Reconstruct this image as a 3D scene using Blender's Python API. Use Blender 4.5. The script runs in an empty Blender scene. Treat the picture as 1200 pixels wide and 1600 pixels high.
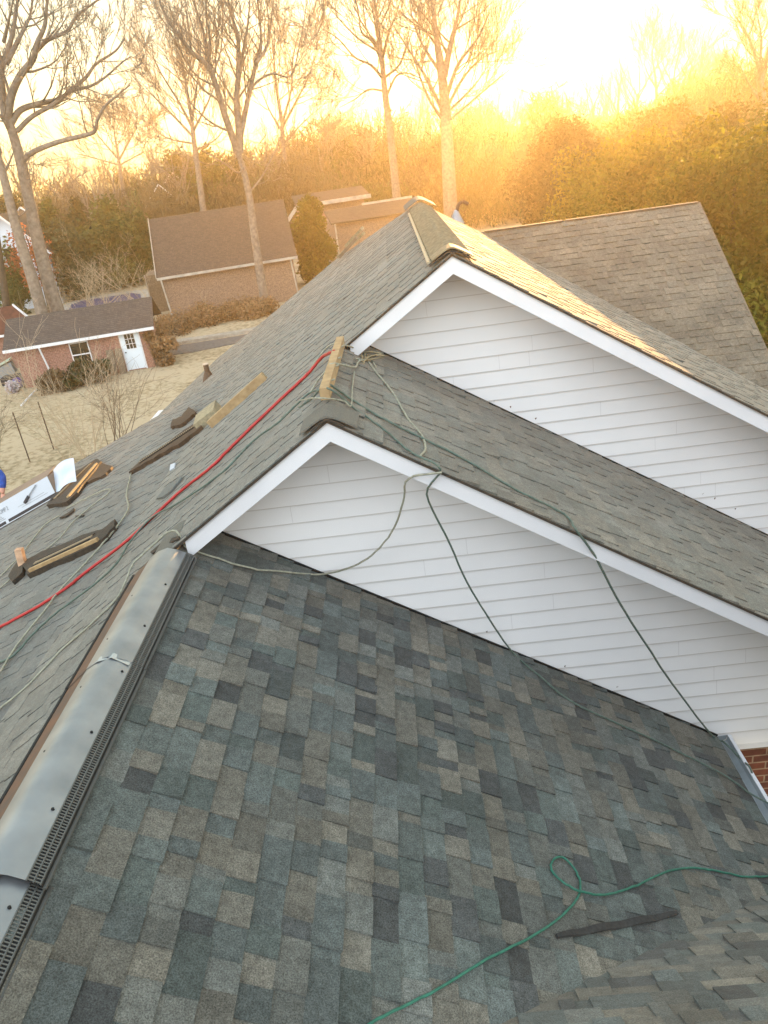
import bpy, math, random
import numpy as np
from mathutils import Vector, Matrix
random.seed(7); rng = np.random.default_rng(7)
S = bpy.context.scene
# ------------------------------------------------------------------ camera, sky, sun, exposure
# World: camera stands at the origin (8.5 m above the yard), +Y follows the main ridge, +X right, +Z up.
GZ = -8.5
CX = np.array([[0.99148956, -0.11789475, -0.05522025],
               [0.0, -0.42416362, 0.90558557],
               [-0.13018621, -0.89787864, -0.4205538]])   # columns: image right, image down, view direction
cam = bpy.data.objects.new('camera', bpy.data.cameras.new('camera')); S.collection.objects.link(cam)
cam.data.sensor_fit = 'VERTICAL'; cam.data.sensor_height = 24; cam.data.lens = 24 * 1202 / 1600
cam.data.clip_start = 0.05; cam.data.clip_end = 3000
mw = Matrix.Identity(4)
for i in range(3):
    mw[i][0] = CX[i, 0]; mw[i][1] = -CX[i, 1]; mw[i][2] = -CX[i, 2]
cam.matrix_world = mw
S.camera = cam
SUN_EL, SUN_AZ = math.radians(4.3), math.radians(10.5)     # azimuth measured from +Y towards +X
SKY_GAMMA, SKY_STRENGTH = .36, .15
w = bpy.data.worlds.new('World'); S.world = w; w.use_nodes = True
nt = w.node_tree; bg = nt.nodes['Background']; sky = nt.nodes.new('ShaderNodeTexSky')
sky.sky_type = 'NISHITA'; sky.sun_disc = False; sky.sun_elevation = SUN_EL; sky.sun_rotation = SUN_AZ
sky.air_density = 1.0; sky.dust_density = 1.2; sky.ozone_density = 1.0; sky.altitude = 200
gm = nt.nodes.new('ShaderNodeGamma'); gm.inputs[1].default_value = SKY_GAMMA      # soft highlight roll-off of the sky
nt.links.new(sky.outputs[0], gm.inputs[0])
# sky half opposite the sunset brightened by hand, added fill for the shaded siding
wtc = nt.nodes.new('ShaderNodeTexCoord'); wdp = nt.nodes.new('ShaderNodeVectorMath'); wdp.operation = 'DOT_PRODUCT'
wdp.inputs[1].default_value = (math.sin(SUN_AZ), math.cos(SUN_AZ), 0); nt.links.new(wtc.outputs['Generated'], wdp.inputs[0])
wr_ = nt.nodes.new('ShaderNodeValToRGB'); wmr = nt.nodes.new('ShaderNodeMapRange'); wmr.inputs[1].default_value = -1; wmr.inputs[2].default_value = 1
nt.links.new(wdp.outputs['Value'], wmr.inputs[0]); nt.links.new(wmr.outputs[0], wr_.inputs[0])
we = wr_.color_ramp.elements; we[0].position = .15; we[0].color = (.96, .91, .90, 1); we[1].position = .85; we[1].color = (.285, .30, .25, 1)
wmx = nt.nodes.new('ShaderNodeMix'); wmx.data_type = 'RGBA'; wmx.blend_type = 'MULTIPLY'; wmx.inputs[0].default_value = 1
nt.links.new(gm.outputs[0], wmx.inputs[6]); nt.links.new(wr_.outputs[0], wmx.inputs[7])
wsc = nt.nodes.new('ShaderNodeVectorMath'); wsc.operation = 'SCALE'; wsc.inputs['Scale'].default_value = 2.5; nt.links.new(wmx.outputs[2], wsc.inputs[0])
nt.links.new(wsc.outputs[0], bg.inputs[0]); bg.inputs[1].default_value = SKY_STRENGTH
sl = bpy.data.lights.new('sun', 'SUN'); so = bpy.data.objects.new('sun', sl); S.collection.objects.link(so)
sl.energy = 3.3; sl.angle = math.radians(0.5); sl.color = (1.0, 0.53, 0.19)
sd = Vector((math.sin(SUN_AZ) * math.cos(SUN_EL), math.cos(SUN_AZ) * math.cos(SUN_EL), math.sin(SUN_EL)))
so.rotation_euler = sd.to_track_quat('Z', 'Y').to_euler()
S.view_settings.view_transform = 'Standard'; S.view_settings.look = 'None'
S.view_settings.exposure = 3.0; S.view_settings.gamma = 1
S.cycles.volume_bounces = 0; S.cycles.max_bounces = 6; S.cycles.transparent_max_bounces = 12
HAZE_DENSITY, HAZE_G = 0.0012, 0.66

# ------------------------------------------------------------------ helpers
def ray(px, py): return CX @ np.array([(px - 600) / 1202, (py - 800) / 1202, 1.0])
def atz(px, py, z): r = ray(px, py); return r * (z / r[2])
def aty(px, py, y): r = ray(px, py); return r * (y / r[1])
def onpl(px, py, n, d): r = ray(px, py); return r * (d / float(np.dot(n, r)))
def ground(px, py): return atz(px, py, GZ)
M_ = .65
class SP:                                   # a roof slope z = z0 + a*x + b*y
    def __init__(s, a, b, z0):
        s.a, s.b, s.z0 = a, b, z0; n = np.array([-a, -b, 1.0]); s.n = n / np.linalg.norm(n)
    def z(s, x, y): return s.z0 + s.a * x + s.b * y
    def p(s, x, y, h=0.0): return np.array([x, y, s.z(x, y)]) + s.n * h
    def hit(s, px, py, h=0.0): return onpl(px, py, np.array([-s.a, -s.b, 1.0]), s.z0) + s.n * h
LS = SP(M_, 0, -1.0)
WS = SP(.4, 0, -1.0 - M_ * 2.6 + .4 * 2.6)
R1 = SP(-M_, 0, -2.04 - M_ * 1.6)
R2 = SP(-M_, 0, -1.33 - M_ * .507)
R3 = SP(-M_, 0, -.735 + M_ * .405)
FS = SP(0, -.95, -1.214)
WG = SP(0, M_, -1.37 - M_ * 13.12)
def r1c(px, py, h=.026):                     # point on the nearest slope, kept clear of the wall behind it
    p = R1.hit(px, py)
    return R1.p(p[0], min(p[1], 4.60), h)
def left_hit(px, py, h=0.0):
    p = LS.hit(px, py, h)
    if p[0] < -2.6 and p[1] < 60 or p[1] < 0: p = WS.hit(px, py, h)
    return p

def mat(name, col, rough=.8, spec=.3, metal=0.0, noise=None, bump=None, col2=None, trans=0.0, attr=None):
    m = bpy.data.materials.new(name); m.use_nodes = True; n = m.node_tree.nodes; l = m.node_tree.links
    b = n['Principled BSDF']; b.inputs['Roughness'].default_value = rough
    b.inputs['Specular IOR Level'].default_value = spec; b.inputs['Metallic'].default_value = metal
    b.inputs['Base Color'].default_value = (*col, 1)
    src = None
    if attr:
        a = n.new('ShaderNodeAttribute'); a.attribute_name = attr; src = a.outputs['Color']
    tc = n.new('ShaderNodeTexCoord')
    if noise:
        t = n.new('ShaderNodeTexNoise'); t.inputs['Scale'].default_value = noise; t.inputs['Detail'].default_value = 5
        l.new(tc.outputs['Object'], t.inputs['Vector'])
        r = n.new('ShaderNodeMapRange'); r.inputs[1].default_value = .3; r.inputs[2].default_value = .7
        l.new(t.outputs[0], r.inputs[0])
        mx = n.new('ShaderNodeMix'); mx.data_type = 'RGBA'
        c2 = col2 or tuple(c * .6 for c in col)
        mx.inputs[6].default_value = (*c2, 1); mx.inputs[7].default_value = (*col, 1)
        l.new(r.outputs[0], mx.inputs[0])
        if src is not None:
            mm = n.new('ShaderNodeMix'); mm.data_type = 'RGBA'; mm.blend_type = 'MULTIPLY'; mm.inputs[0].default_value = 1
            l.new(src, mm.inputs[6]); l.new(mx.outputs[2], mm.inputs[7]); src = mm.outputs[2]
        else: src = mx.outputs[2]
        if bump:
            bp = n.new('ShaderNodeBump'); bp.inputs['Strength'].default_value = bump; bp.inputs['Distance'].default_value = .02
            l.new(t.outputs[0], bp.inputs['Height']); l.new(bp.outputs[0], b.inputs['Normal'])
    if src is not None: l.new(src, b.inputs['Base Color'])
    if trans > 0:
        tr = n.new('ShaderNodeBsdfTranslucent')
        if src is not None: l.new(src, tr.inputs[0])
        else: tr.inputs[0].default_value = (*col, 1)
        ms = n.new('ShaderNodeMixShader'); ms.inputs[0].default_value = trans
        l.new(b.outputs[0], ms.inputs[1]); l.new(tr.outputs[0], ms.inputs[2]); l.new(ms.outputs[0], n['Material Output'].inputs[0])
    return m

class MB:                                    # mesh builder: one object's mesh
    def __init__(s): s.v = []; s.f = []; s.c = []; s.n = 0
    def add(s, vs, fs, col=None):
        k = s.n; vs = [tuple(map(float, v)) for v in vs]; s.v += vs; s.n += len(vs)
        for f in fs: s.f.append(tuple(i + k for i in f)); s.c.append(col or (1, 1, 1))
        return s
    def hexa(s, p, col=None):                # 8 points: bottom ring 0-3, top ring 4-7
        return s.add(p, [(3, 2, 1, 0), (4, 5, 6, 7), (0, 1, 5, 4), (1, 2, 6, 5), (2, 3, 7, 6), (3, 0, 4, 7)], col)
    def box(s, a, b, col=None):
        x0, y0, z0 = a; x1, y1, z1 = b
        return s.hexa([(x0, y0, z0), (x1, y0, z0), (x1, y1, z0), (x0, y1, z0), (x0, y0, z1), (x1, y0, z1), (x1, y1, z1), (x0, y1, z1)], col)
    def obox(s, c, ax, ay, az, col=None):    # centre and three half-axis vectors
        c, ax, ay, az = map(np.asarray, (c, ax, ay, az))
        return s.hexa([c - ax - ay - az, c + ax - ay - az, c + ax + ay - az, c - ax + ay - az, c - ax - ay + az, c + ax - ay + az, c + ax + ay + az, c - ax + ay + az], col)
    def plate(s, pts, n, t, col=None):       # polygon pts extruded along -n by t
        pts = [np.asarray(p, float) for p in pts]; n = np.asarray(n, float); k = len(pts)
        vs = pts + [p - n * t for p in pts]
        fs = [tuple(range(k)), tuple(range(2 * k - 1, k - 1, -1))] + [(i, i + k, (i + 1) % k + k, (i + 1) % k) for i in range(k)]
        return s.add(vs, fs, col)
    def bar(s, a, b, w_, h_, up=(0, 0, 1), col=None):
        a = np.asarray(a, float); b = np.asarray(b, float); d = b - a; d /= np.linalg.norm(d)
        u = np.cross(d, up); u /= np.linalg.norm(u); q = np.cross(u, d)
        u = u * w_ / 2; q = q * h_ / 2
        return s.hexa([a - u - q, a + u - q, b + u - q, b - u - q, a - u + q, a + u + q, b + u + q, b - u + q], col)
    def tube(s, pts, r, sides=6, col=None, caps=True):
        pts = np.asarray(pts, float); n = len(pts); rr = np.full(n, r) if np.isscalar(r) else np.asarray(r, float)
        d = np.gradient(pts, axis=0); d /= np.linalg.norm(d, axis=1)[:, None] + 1e-12
        ref = np.array([0, 0, 1.0]) if abs(d[0][2]) < .9 else np.array([1.0, 0, 0])
        vs = []
        for i in range(n):
            u = np.cross(d[i], ref); u /= np.linalg.norm(u) + 1e-12; v = np.cross(u, d[i])
            for k in range(sides):
                a = 2 * math.pi * k / sides; vs.append(pts[i] + rr[i] * (math.cos(a) * u + math.sin(a) * v))
        fs = [(i * sides + k, i * sides + (k + 1) % sides, (i + 1) * sides + (k + 1) % sides, (i + 1) * sides + k) for i in range(n - 1) for k in range(sides)]
        if caps: fs += [tuple(range(sides - 1, -1, -1)), tuple(range((n - 1) * sides, n * sides))]
        return s.add(vs, fs, col)
    def build(s, name, m, parent=None, smooth=False, attr=False, **props):
        me = bpy.data.meshes.new(name); me.from_pydata(s.v, [], s.f)
        if attr:
            a = me.attributes.new('col', 'FLOAT_COLOR', 'FACE')
            a.data.foreach_set('color', np.array([(*c, 1) for c in s.c], dtype=np.float32).ravel())
        me.materials.append(m)
        if smooth: me.polygons.foreach_set('use_smooth', [True] * len(s.f))
        me.update()
        o = bpy.data.objects.new(name, me); S.collection.objects.link(o)
        if parent is not None:
            o.parent = parent; o.matrix_parent_inverse = Matrix.Translation(-parent_loc(parent))
        for k, v in props.items(): o[k] = v
        return o
def parent_loc(p):
    t = Vector((0, 0, 0))
    while p is not None:
        t = t + p.location
        if p.parent is not None: t = t + p.matrix_parent_inverse.translation
        p = p.parent
    return t
def npmesh(name, V, F, m, parent=None, cols=None, smooth=False, **props):
    me = bpy.data.meshes.new(name); V = np.asarray(V, np.float32); F = np.asarray(F, np.int32)
    me.vertices.add(len(V)); me.vertices.foreach_set('co', V.ravel())
    k = F.shape[1]; me.loops.add(F.size); me.loops.foreach_set('vertex_index', F.ravel())
    me.polygons.add(len(F)); me.polygons.foreach_set('loop_start', np.arange(0, F.size, k, dtype=np.int32))
    if cols is not None:
        a = me.attributes.new('col', 'FLOAT_COLOR', 'FACE'); a.data.foreach_set('color', np.c_[cols, np.ones(len(cols))].astype(np.float32).ravel())
    if smooth: me.polygons.foreach_set('use_smooth', np.ones(len(F), bool))
    me.update(calc_edges=True); me.materials.append(m)
    o = bpy.data.objects.new(name, me); S.collection.objects.link(o)
    if parent is not None: o.parent = parent; o.matrix_parent_inverse = Matrix.Translation(-parent_loc(parent))
    for kk, v in props.items(): o[kk] = v
    return o
def thing(name, loc, label, cat, group=None):
    o = bpy.data.objects.new(name, None); S.collection.objects.link(o); o.location = tuple(map(float, loc)); o.empty_display_size = .2
    o['label'] = label; o['category'] = cat
    if group: o['group'] = group
    return o
def T(label, cat, group=None):
    d = dict(label=label, category=cat)
    if group: d['group'] = group
    return d
def smooth_path(pts, n=6):                   # Catmull-Rom
    P = [np.asarray(p, float) for p in pts]; P = [2 * P[0] - P[1]] + P + [2 * P[-1] - P[-2]]; out = []
    for i in range(1, len(P) - 2):
        for k in range(n):
            t = k / n; a, b, c, d = P[i - 1:i + 3]
            out.append(.5 * (2 * b + (c - a) * t + (2 * a - 5 * b + 4 * c - d) * t * t + (3 * b - a - 3 * c + d) * t ** 3))
    out.append(P[-2]); return np.array(out)

# ------------------------------------------------------------------ materials
def shingle_mat():
    m = bpy.data.materials.new('asphalt shingle'); m.use_nodes = True; n = m.node_tree.nodes; l = m.node_tree.links
    b = n['Principled BSDF']; b.inputs['Roughness'].default_value = .9; b.inputs['Specular IOR Level'].default_value = .25
    b.inputs['Sheen Weight'].default_value = .2; b.inputs['Sheen Roughness'].default_value = .45; b.inputs['Sheen Tint'].default_value = (1, .93, .80, 1)      # warm grazing sheen, stands in for the golden glare veil
    a = n.new('ShaderNodeAttribute'); a.attribute_name = 'col'; tc = n.new('ShaderNodeTexCoord')
    def noise(sc, det): 
        t = n.new('ShaderNodeTexNoise'); t.inputs['Scale'].default_value = sc; t.inputs['Detail'].default_value = det
        l.new(tc.outputs['Object'], t.inputs['Vector']); return t
    g = noise(170, 3); g.inputs['Roughness'].default_value = .8
    r = n.new('ShaderNodeMapRange'); r.inputs[1].default_value = .34; r.inputs[2].default_value = .66; r.inputs[3].default_value = .42; r.inputs[4].default_value = 1.75
    l.new(g.outputs[0], r.inputs[0])
    h = noise(2.2, 4); r2 = n.new('ShaderNodeMapRange'); r2.inputs[1].default_value = .3; r2.inputs[2].default_value = .7; r2.inputs[3].default_value = .8; r2.inputs[4].default_value = 1.2
    l.new(h.outputs[0], r2.inputs[0])
    h3 = noise(26, 4); r3 = n.new('ShaderNodeMapRange'); r3.inputs[1].default_value = .3; r3.inputs[2].default_value = .7; r3.inputs[3].default_value = .78; r3.inputs[4].default_value = 1.22
    l.new(h3.outputs[0], r3.inputs[0]); m2 = n.new('ShaderNodeMath'); m2.operation = 'MULTIPLY'; l.new(r2.outputs[0], m2.inputs[0]); l.new(r3.outputs[0], m2.inputs[1])
    mu = n.new('ShaderNodeMath'); mu.operation = 'MULTIPLY'; l.new(r.outputs[0], mu.inputs[0]); l.new(m2.outputs[0], mu.inputs[1])
    vm = n.new('ShaderNodeVectorMath'); vm.operation = 'SCALE'; l.new(a.outputs['Vector'], vm.inputs[0]); l.new(mu.outputs[0], vm.inputs['Scale'])
    l.new(vm.outputs[0], b.inputs['Base Color'])
    bp = n.new('ShaderNodeBump'); bp.inputs['Strength'].default_value = .5; bp.inputs['Distance'].default_value = .003
    l.new(g.outputs[0], bp.inputs['Height']); l.new(bp.outputs[0], b.inputs['Normal'])
    return m
SH = shingle_mat()
def brick_mat(name, c1, c2, mortar, scale=1.0):
    m = bpy.data.materials.new(name); m.use_nodes = True; n = m.node_tree.nodes; l = m.node_tree.links
    b = n['Principled BSDF']; b.inputs['Roughness'].default_value = .9
    tc = n.new('ShaderNodeTexCoord'); sx = n.new('ShaderNodeSeparateXYZ'); cx = n.new('ShaderNodeCombineXYZ')
    l.new(tc.outputs['Object'], sx.inputs[0])
    ad = n.new('ShaderNodeMath'); l.new(sx.outputs[0], ad.inputs[0]); l.new(sx.outputs[1], ad.inputs[1]); l.new(ad.outputs[0], cx.inputs[0]); l.new(sx.outputs[2], cx.inputs[1])
    t = n.new('ShaderNodeTexBrick'); t.inputs['Scale'].default_value = scale
    t.inputs['Brick Width'].default_value = .21; t.inputs['Row Height'].default_value = .072; t.inputs['Mortar Size'].default_value = .007; t.inputs['Mortar Smooth'].default_value = .3
    t.inputs['Color1'].default_value = (*c1, 1); t.inputs['Color2'].default_value = (*c2, 1); t.inputs['Mortar'].default_value = (*mortar, 1); t.inputs['Bias'].default_value = -.1
    l.new(cx.outputs[0], t.inputs['Vector'])
    no = n.new('ShaderNodeTexNoise'); no.inputs['Scale'].default_value = 14; no.inputs['Detail'].default_value = 6; l.new(tc.outputs['Object'], no.inputs[0])
    r = n.new('ShaderNodeMapRange'); r.inputs[1].default_value = .3; r.inputs[2].default_value = .7; r.inputs[3].default_value = .7; r.inputs[4].default_value = 1.3; l.new(no.outputs[0], r.inputs[0])
    vm = n.new('ShaderNodeVectorMath'); vm.operation = 'SCALE'; l.new(t.outputs[0], vm.inputs[0]); l.new(r.outputs[0], vm.inputs['Scale']); l.new(vm.outputs[0], b.inputs['Base Color'])
    bp = n.new('ShaderNodeBump'); bp.inputs['Strength'].default_value = .6; bp.inputs['Distance'].default_value = .008; bp.invert = True
    l.new(t.outputs['Fac'], bp.inputs['Height']); l.new(bp.outputs[0], b.inputs['Normal'])
    return m
MT = dict(
    white=mat('white vinyl', (.83, .83, .84), .5, .4, noise=1.5, col2=(.77, .77, .78), attr='col'),
    trim=mat('white trim', (.68, .69, .72), .45, .4, noise=3, col2=(.62, .63, .66)),
    deck=mat('deck edge', (.06, .05, .04), .9, noise=20),
    metal=mat('galvanised metal', (.32, .34, .36), .38, .5, .7, noise=6, col2=(.22, .24, .26), bump=.12),
    slots=mat('black louver', (.012, .013, .014), .6),
    rust=mat('rusty flange', (.16, .085, .05), .8, noise=12, col2=(.09, .07, .055)),
    wood=mat('fresh lumber', (.42, .30, .16), .75, noise=16, col2=(.28, .19, .10), bump=.3),
    oldwood=mat('weathered wood', (.22, .17, .12), .85, noise=10, bump=.3),
    black=mat('black vent plastic', (.022, .020, .018), .75, noise=30, bump=.5, col2=(.05, .04, .03)),
    brown=mat('brown vent plastic', (.075, .05, .033), .8, noise=25, bump=.4),
    foam=mat('tan foam', (.36, .31, .20), .85, noise=25, bump=.3),
    red=mat('red rubber', (.45, .02, .025), .45, .4, noise=40, col2=(.34, .02, .02)),
    green=mat('green rubber', (.03, .17, .12), .5, .4, noise=30),
    cream=mat('cream cord', (.36, .36, .28), .7, noise=40),
    grey=mat('grey green cord', (.12, .17, .14), .6, noise=40),
    pipe=mat('pipe brown', (.10, .07, .05), .7, noise=14),
    bark=mat('bark', (.26, .22, .18), .95, noise=5, col2=(.14, .115, .095), bump=.8),
    darkbark=mat('dark bark', (.10, .08, .06), .95, noise=6, bump=.6),
    twig=mat('twig', (.17, .13, .095), .9),
    paletwig=mat('pale twig', (.42, .34, .24), .9),
    roofdark=None,
    garroof=None, fartrim=mat('aged cream trim', (.50, .46, .40), .7, noise=2),
    glass=mat('window glass', (.02, .025, .02), .08, .6),
    door=mat('white door paint', (.62, .70, .78), .5, .4),
    asphalt=mat('asphalt', (.17, .16, .15), .95, noise=8, bump=.3),
    concrete=mat('concrete', (.42, .38, .32), .9, noise=4, bump=.2),
    cover=mat('pool cover', (.045, .05, .14), .6, noise=3, col2=(.03, .035, .09)),
    brickhouse=brick_mat('house brick', (.13, .036, .018), (.075, .022, .014), (.24, .16, .105)),
    brickshed=brick_mat('shed brick', (.28, .13, .10), (.22, .10, .075), (.36, .27, .22)),
    brickgar=brick_mat('garage brick', (.26, .175, .125), (.21, .14, .10), (.30, .22, .16)),
    card=mat('corrugated cardboard', (.26, .19, .14), .9, noise=5, col2=(.22, .16, .12)),
    cardwhite=mat('white printed card', (.46, .50, .56), .6),
    ink=mat('black print', (.02, .022, .03), .6),
    greyink=mat('grey print', (.22, .24, .26), .6),
    skin=mat('skin', (.52, .27, .2), .6),
    blue=mat('blue sleeve', (.02, .09, .42), .8, noise=20),
)

MT['roofdark'] = brick_mat('dark three tab roof', (.085, .070, .062), (.055, .047, .044), (.035, .03, .028)); MT['garroof'] = brick_mat('brown three tab roof', (.098, .072, .055), (.066, .050, .040), (.045, .035, .03))
# ------------------------------------------------------------------ asphalt shingles as real overlapping tabs
PAL_OLD = [(.078, .094, .104), (.070, .090, .093), (.150, .128, .100), (.104, .094, .083), (.108, .114, .114), (.050, .057, .066), (.090, .108, .112), (.128, .118, .100), (.062, .076, .088)]
PAL = [(.074, .096, .096), (.064, .088, .084), (.142, .132, .104), (.108, .104, .086), (.104, .116, .108), (.048, .056, .060), (.084, .108, .104), (.124, .118, .096), (.062, .080, .080), (.092, .098, .088)]
VEIL_TONE = (.165, .155, .130)  # paler, warmer shingle tone with the golden glare veil put into the colour
PAL = [tuple(.72 * q + .28 * (sum(c) / 3) * w_ for q, w_ in zip(c, (1.02, 1.01, .97))) for c in PAL]
def clip_poly(P, poly):
    out = P; n = len(poly)
    for i in range(n):
        a = poly[i]; b = poly[(i + 1) % n]; inp = out; out = []
        if not inp: return []
        def side(p): return (b[0] - a[0]) * (p[1] - a[1]) - (b[1] - a[1]) * (p[0] - a[0])
        for j in range(len(inp)):
            p, q = inp[j - 1], inp[j]; sp, sq = side(p), side(q)
            if (sp >= 0) != (sq >= 0):
                t = sp / (sp - sq); out.append((p[0] + t * (q[0] - p[0]), p[1] + t * (q[1] - p[1])))
            if sq >= 0: out.append(q)
    return out
def shingles(name, sp, U, polys, parent, seed, expo=.126, lift=0.0, var=1.0, thk=1.0, base=None, **props):
    base_c = base or VEIL_TONE
    """U: unit direction along the courses; polys: convex plan polygons in (x,y). Surface z comes from the slope sp."""
    rnd = random.Random(seed); U = np.array(U, float); n = sp.n; V = np.cross(n, U)
    if V[2] < 0: V = -V
    O = sp.p(0, 0)
    pu = []
    for poly in polys:
        q = [(float(np.dot(sp.p(x, y) - O, U)), float(np.dot(sp.p(x, y) - O, V))) for x, y in poly]
        ar = sum(q[i - 1][0] * q[i][1] - q[i][0] * q[i - 1][1] for i in range(len(q)))
        pu.append(q if ar > 0 else q[::-1])
    mb = MB()
    bb = [(min(p[0] for p in q), max(p[0] for p in q), min(p[1] for p in q), max(p[1] for p in q)) for q in pu]
    u0 = min(b[0] for b in bb); u1 = max(b[1] for b in bb); v0 = min(b[2] for b in bb); v1 = max(b[3] for b in bb)
    j0 = math.floor(v0 / expo); j1 = math.ceil(v1 / expo)
    for j in range(j0, j1):
        va = j * expo + lift * 0; vb = va + expo
        segs = []; u = u0 - rnd.random() * .3; raised = rnd.random() < .5; wob = rnd.uniform(-.002, .002)
        while u < u1:
            wd = rnd.choice([.06, .08, .10, .12, .14, .17, .21]) * rnd.uniform(.9, 1.1)
            segs.append((u, u + wd, raised)); u += wd; raised = not raised if rnd.random() < .85 else raised
        for a, b, up in segs:
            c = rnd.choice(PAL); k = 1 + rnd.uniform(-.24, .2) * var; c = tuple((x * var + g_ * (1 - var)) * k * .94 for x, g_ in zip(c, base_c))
            th = ((.0105 if up else .0045) + wob) * thk
            if rnd.random() < .03 * thk: th += rnd.uniform(.004, .012)         # a lifted tab
            dv = rnd.uniform(-.003, .003)
            for q, b4 in zip(pu, bb):
                if b < b4[0] or a > b4[1] or vb < b4[2] or va > b4[3]: continue
                P = clip_poly([(a, va + dv), (b, va + dv), (b, vb + .004), (a, vb + .004)], q)
                if len(P) < 3: continue
                k_ = len(P); top = []; bot = []
                for (pu_, pv) in P:
                    f = 1 - (pv - va) / expo; base = O + U * pu_ + V * pv
                    top.append(base + n * (max(0, f) * th + (.0042 if up else .001))); bot.append(base - n * .002)
                mb.add(top + bot, [tuple(range(k_))] + [(i, i + k_, (i + 1) % k_ + k_, (i + 1) % k_) for i in range(k_)], c)
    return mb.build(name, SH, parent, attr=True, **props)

house = thing('house', (1, 6, GZ), 'large house we stand on: grey shingle roofs stepping up in gables over white siding', 'house')
# left main slope: stepped right edge along three ridges, far edge slanting
XR1, XR2, XR3 = -1.6, -.507, .405
far = [(.38, 12.1), (-1.21, 15.7), (-3.15, 16.9), (-4.63, 18.6), (-6.06, 17.9)]
KX = -2.6
shingles('roof_slope', LS, (0, 1, 0), [
    [(KX, -2), (XR1, -2), (XR1, 4.2), (KX, 4.2)],
    [(KX, 4.2), (XR2, 4.2), (XR2, 5.93), (KX, 5.93)],
    [(KX, 5.93), (XR3, 5.93), (.38, 12.1), (-1.21, 15.7), (KX, 16.6)],
    [(-6.06, 11.5), (KX, 11.5), (KX, 16.6), (-4.63, 18.6), (-6.06, 17.9)]], house, 11, var=.3, thk=.4, base=(.135, .138, .127), label='long left slope of grey shingles toned paler for the glare veil')
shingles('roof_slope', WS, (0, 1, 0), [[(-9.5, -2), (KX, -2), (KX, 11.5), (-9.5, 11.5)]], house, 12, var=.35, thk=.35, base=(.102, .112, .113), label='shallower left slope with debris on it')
shingles('roof_slope', R1, (0, 1, 0), [[(XR1, -1), (2.02, -1), (2.02, 4.64), (XR1, 4.64)]], house, 21, var=.9, thk=1.3, base=(.100, .106, .096), label='nearest slope with blue grey and tan shingle tabs')
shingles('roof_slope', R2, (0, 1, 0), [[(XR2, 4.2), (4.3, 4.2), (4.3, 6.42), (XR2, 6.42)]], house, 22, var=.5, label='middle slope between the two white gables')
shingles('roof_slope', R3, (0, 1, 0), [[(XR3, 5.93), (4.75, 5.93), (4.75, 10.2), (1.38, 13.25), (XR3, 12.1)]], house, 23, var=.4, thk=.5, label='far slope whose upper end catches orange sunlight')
shingles('roof_slope', FS, (1, 0, 0), [[(-.3, -.6), (9, -.6), (9, 3.35), (2.02, 3.35), (-.3, 1.4)], [(-9, -.6), (-.3, -.6), (-.3, 1.4), (-2.5, 1.2), (-9, 4.0)]], house, 24, var=1.0, base=(.088, .094, .086), label='cross slope falling away at bottom right')
shingles('roof_slope', WG, (1, 0, 0), [[(1.2, 13.12), (4.85, 13.12), (4.85, 9.6), (1.2, 9.6)]], house, 25, var=.3, base=(.172, .140, .100), label='rear wing slope with long level courses')  # warm base colour carries the golden veil over the rear wing

def slab(sp, poly, t, name, m, off=.004, **props):
    pts = [sp.p(x, y, -off) for x, y in poly]
    ar = sum(poly[i - 1][0] * poly[i][1] - poly[i][0] * poly[i - 1][1] for i in range(len(poly)))
    if ar < 0: pts = pts[::-1]
    return pts, sp.n, t
mb = MB()
for sp, poly in [(LS, [(KX, -2), (XR1, -2), (XR1, 4.2), (KX, 4.2)]), (LS, [(KX, 4.2), (XR2, 4.2), (XR2, 5.93), (KX, 5.93)]),
                 (LS, [(KX, 5.93), (XR3, 5.93), (.38, 12.1), (-1.21, 15.7), (KX, 16.6)]), (LS, [(-6.06, 11.5), (KX, 11.5), (KX, 16.6), (-4.63, 18.6), (-6.06, 17.9)]),
                 (WS, [(-9.5, -2), (KX - .02, -2), (KX - .02, 11.5), (-9.5, 11.5)]), (R1, [(XR1, -1), (2.01, -1), (2.01, 4.64), (XR1, 4.64)]),
                 (R2, [(XR2, 4.2), (4.3, 4.2), (4.3, 6.42), (XR2, 6.42)]), (R3, [(XR3, 5.93), (4.75, 5.93), (4.75, 10.2), (1.38, 13.25), (XR3, 12.1)]),
                 (WG, [(2.2, 13.12), (4.84, 13.12), (4.84, 9.6), (4.4, 9.6)]), (FS, [(-.3, -.6), (9, -.6), (9, 3.34), (2.02, 3.34), (-.3, 1.3)])]:
    mb.plate(*slab(sp, poly, .014, '', None))
mb.build('roof_deck', MT['deck'], house)

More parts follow.
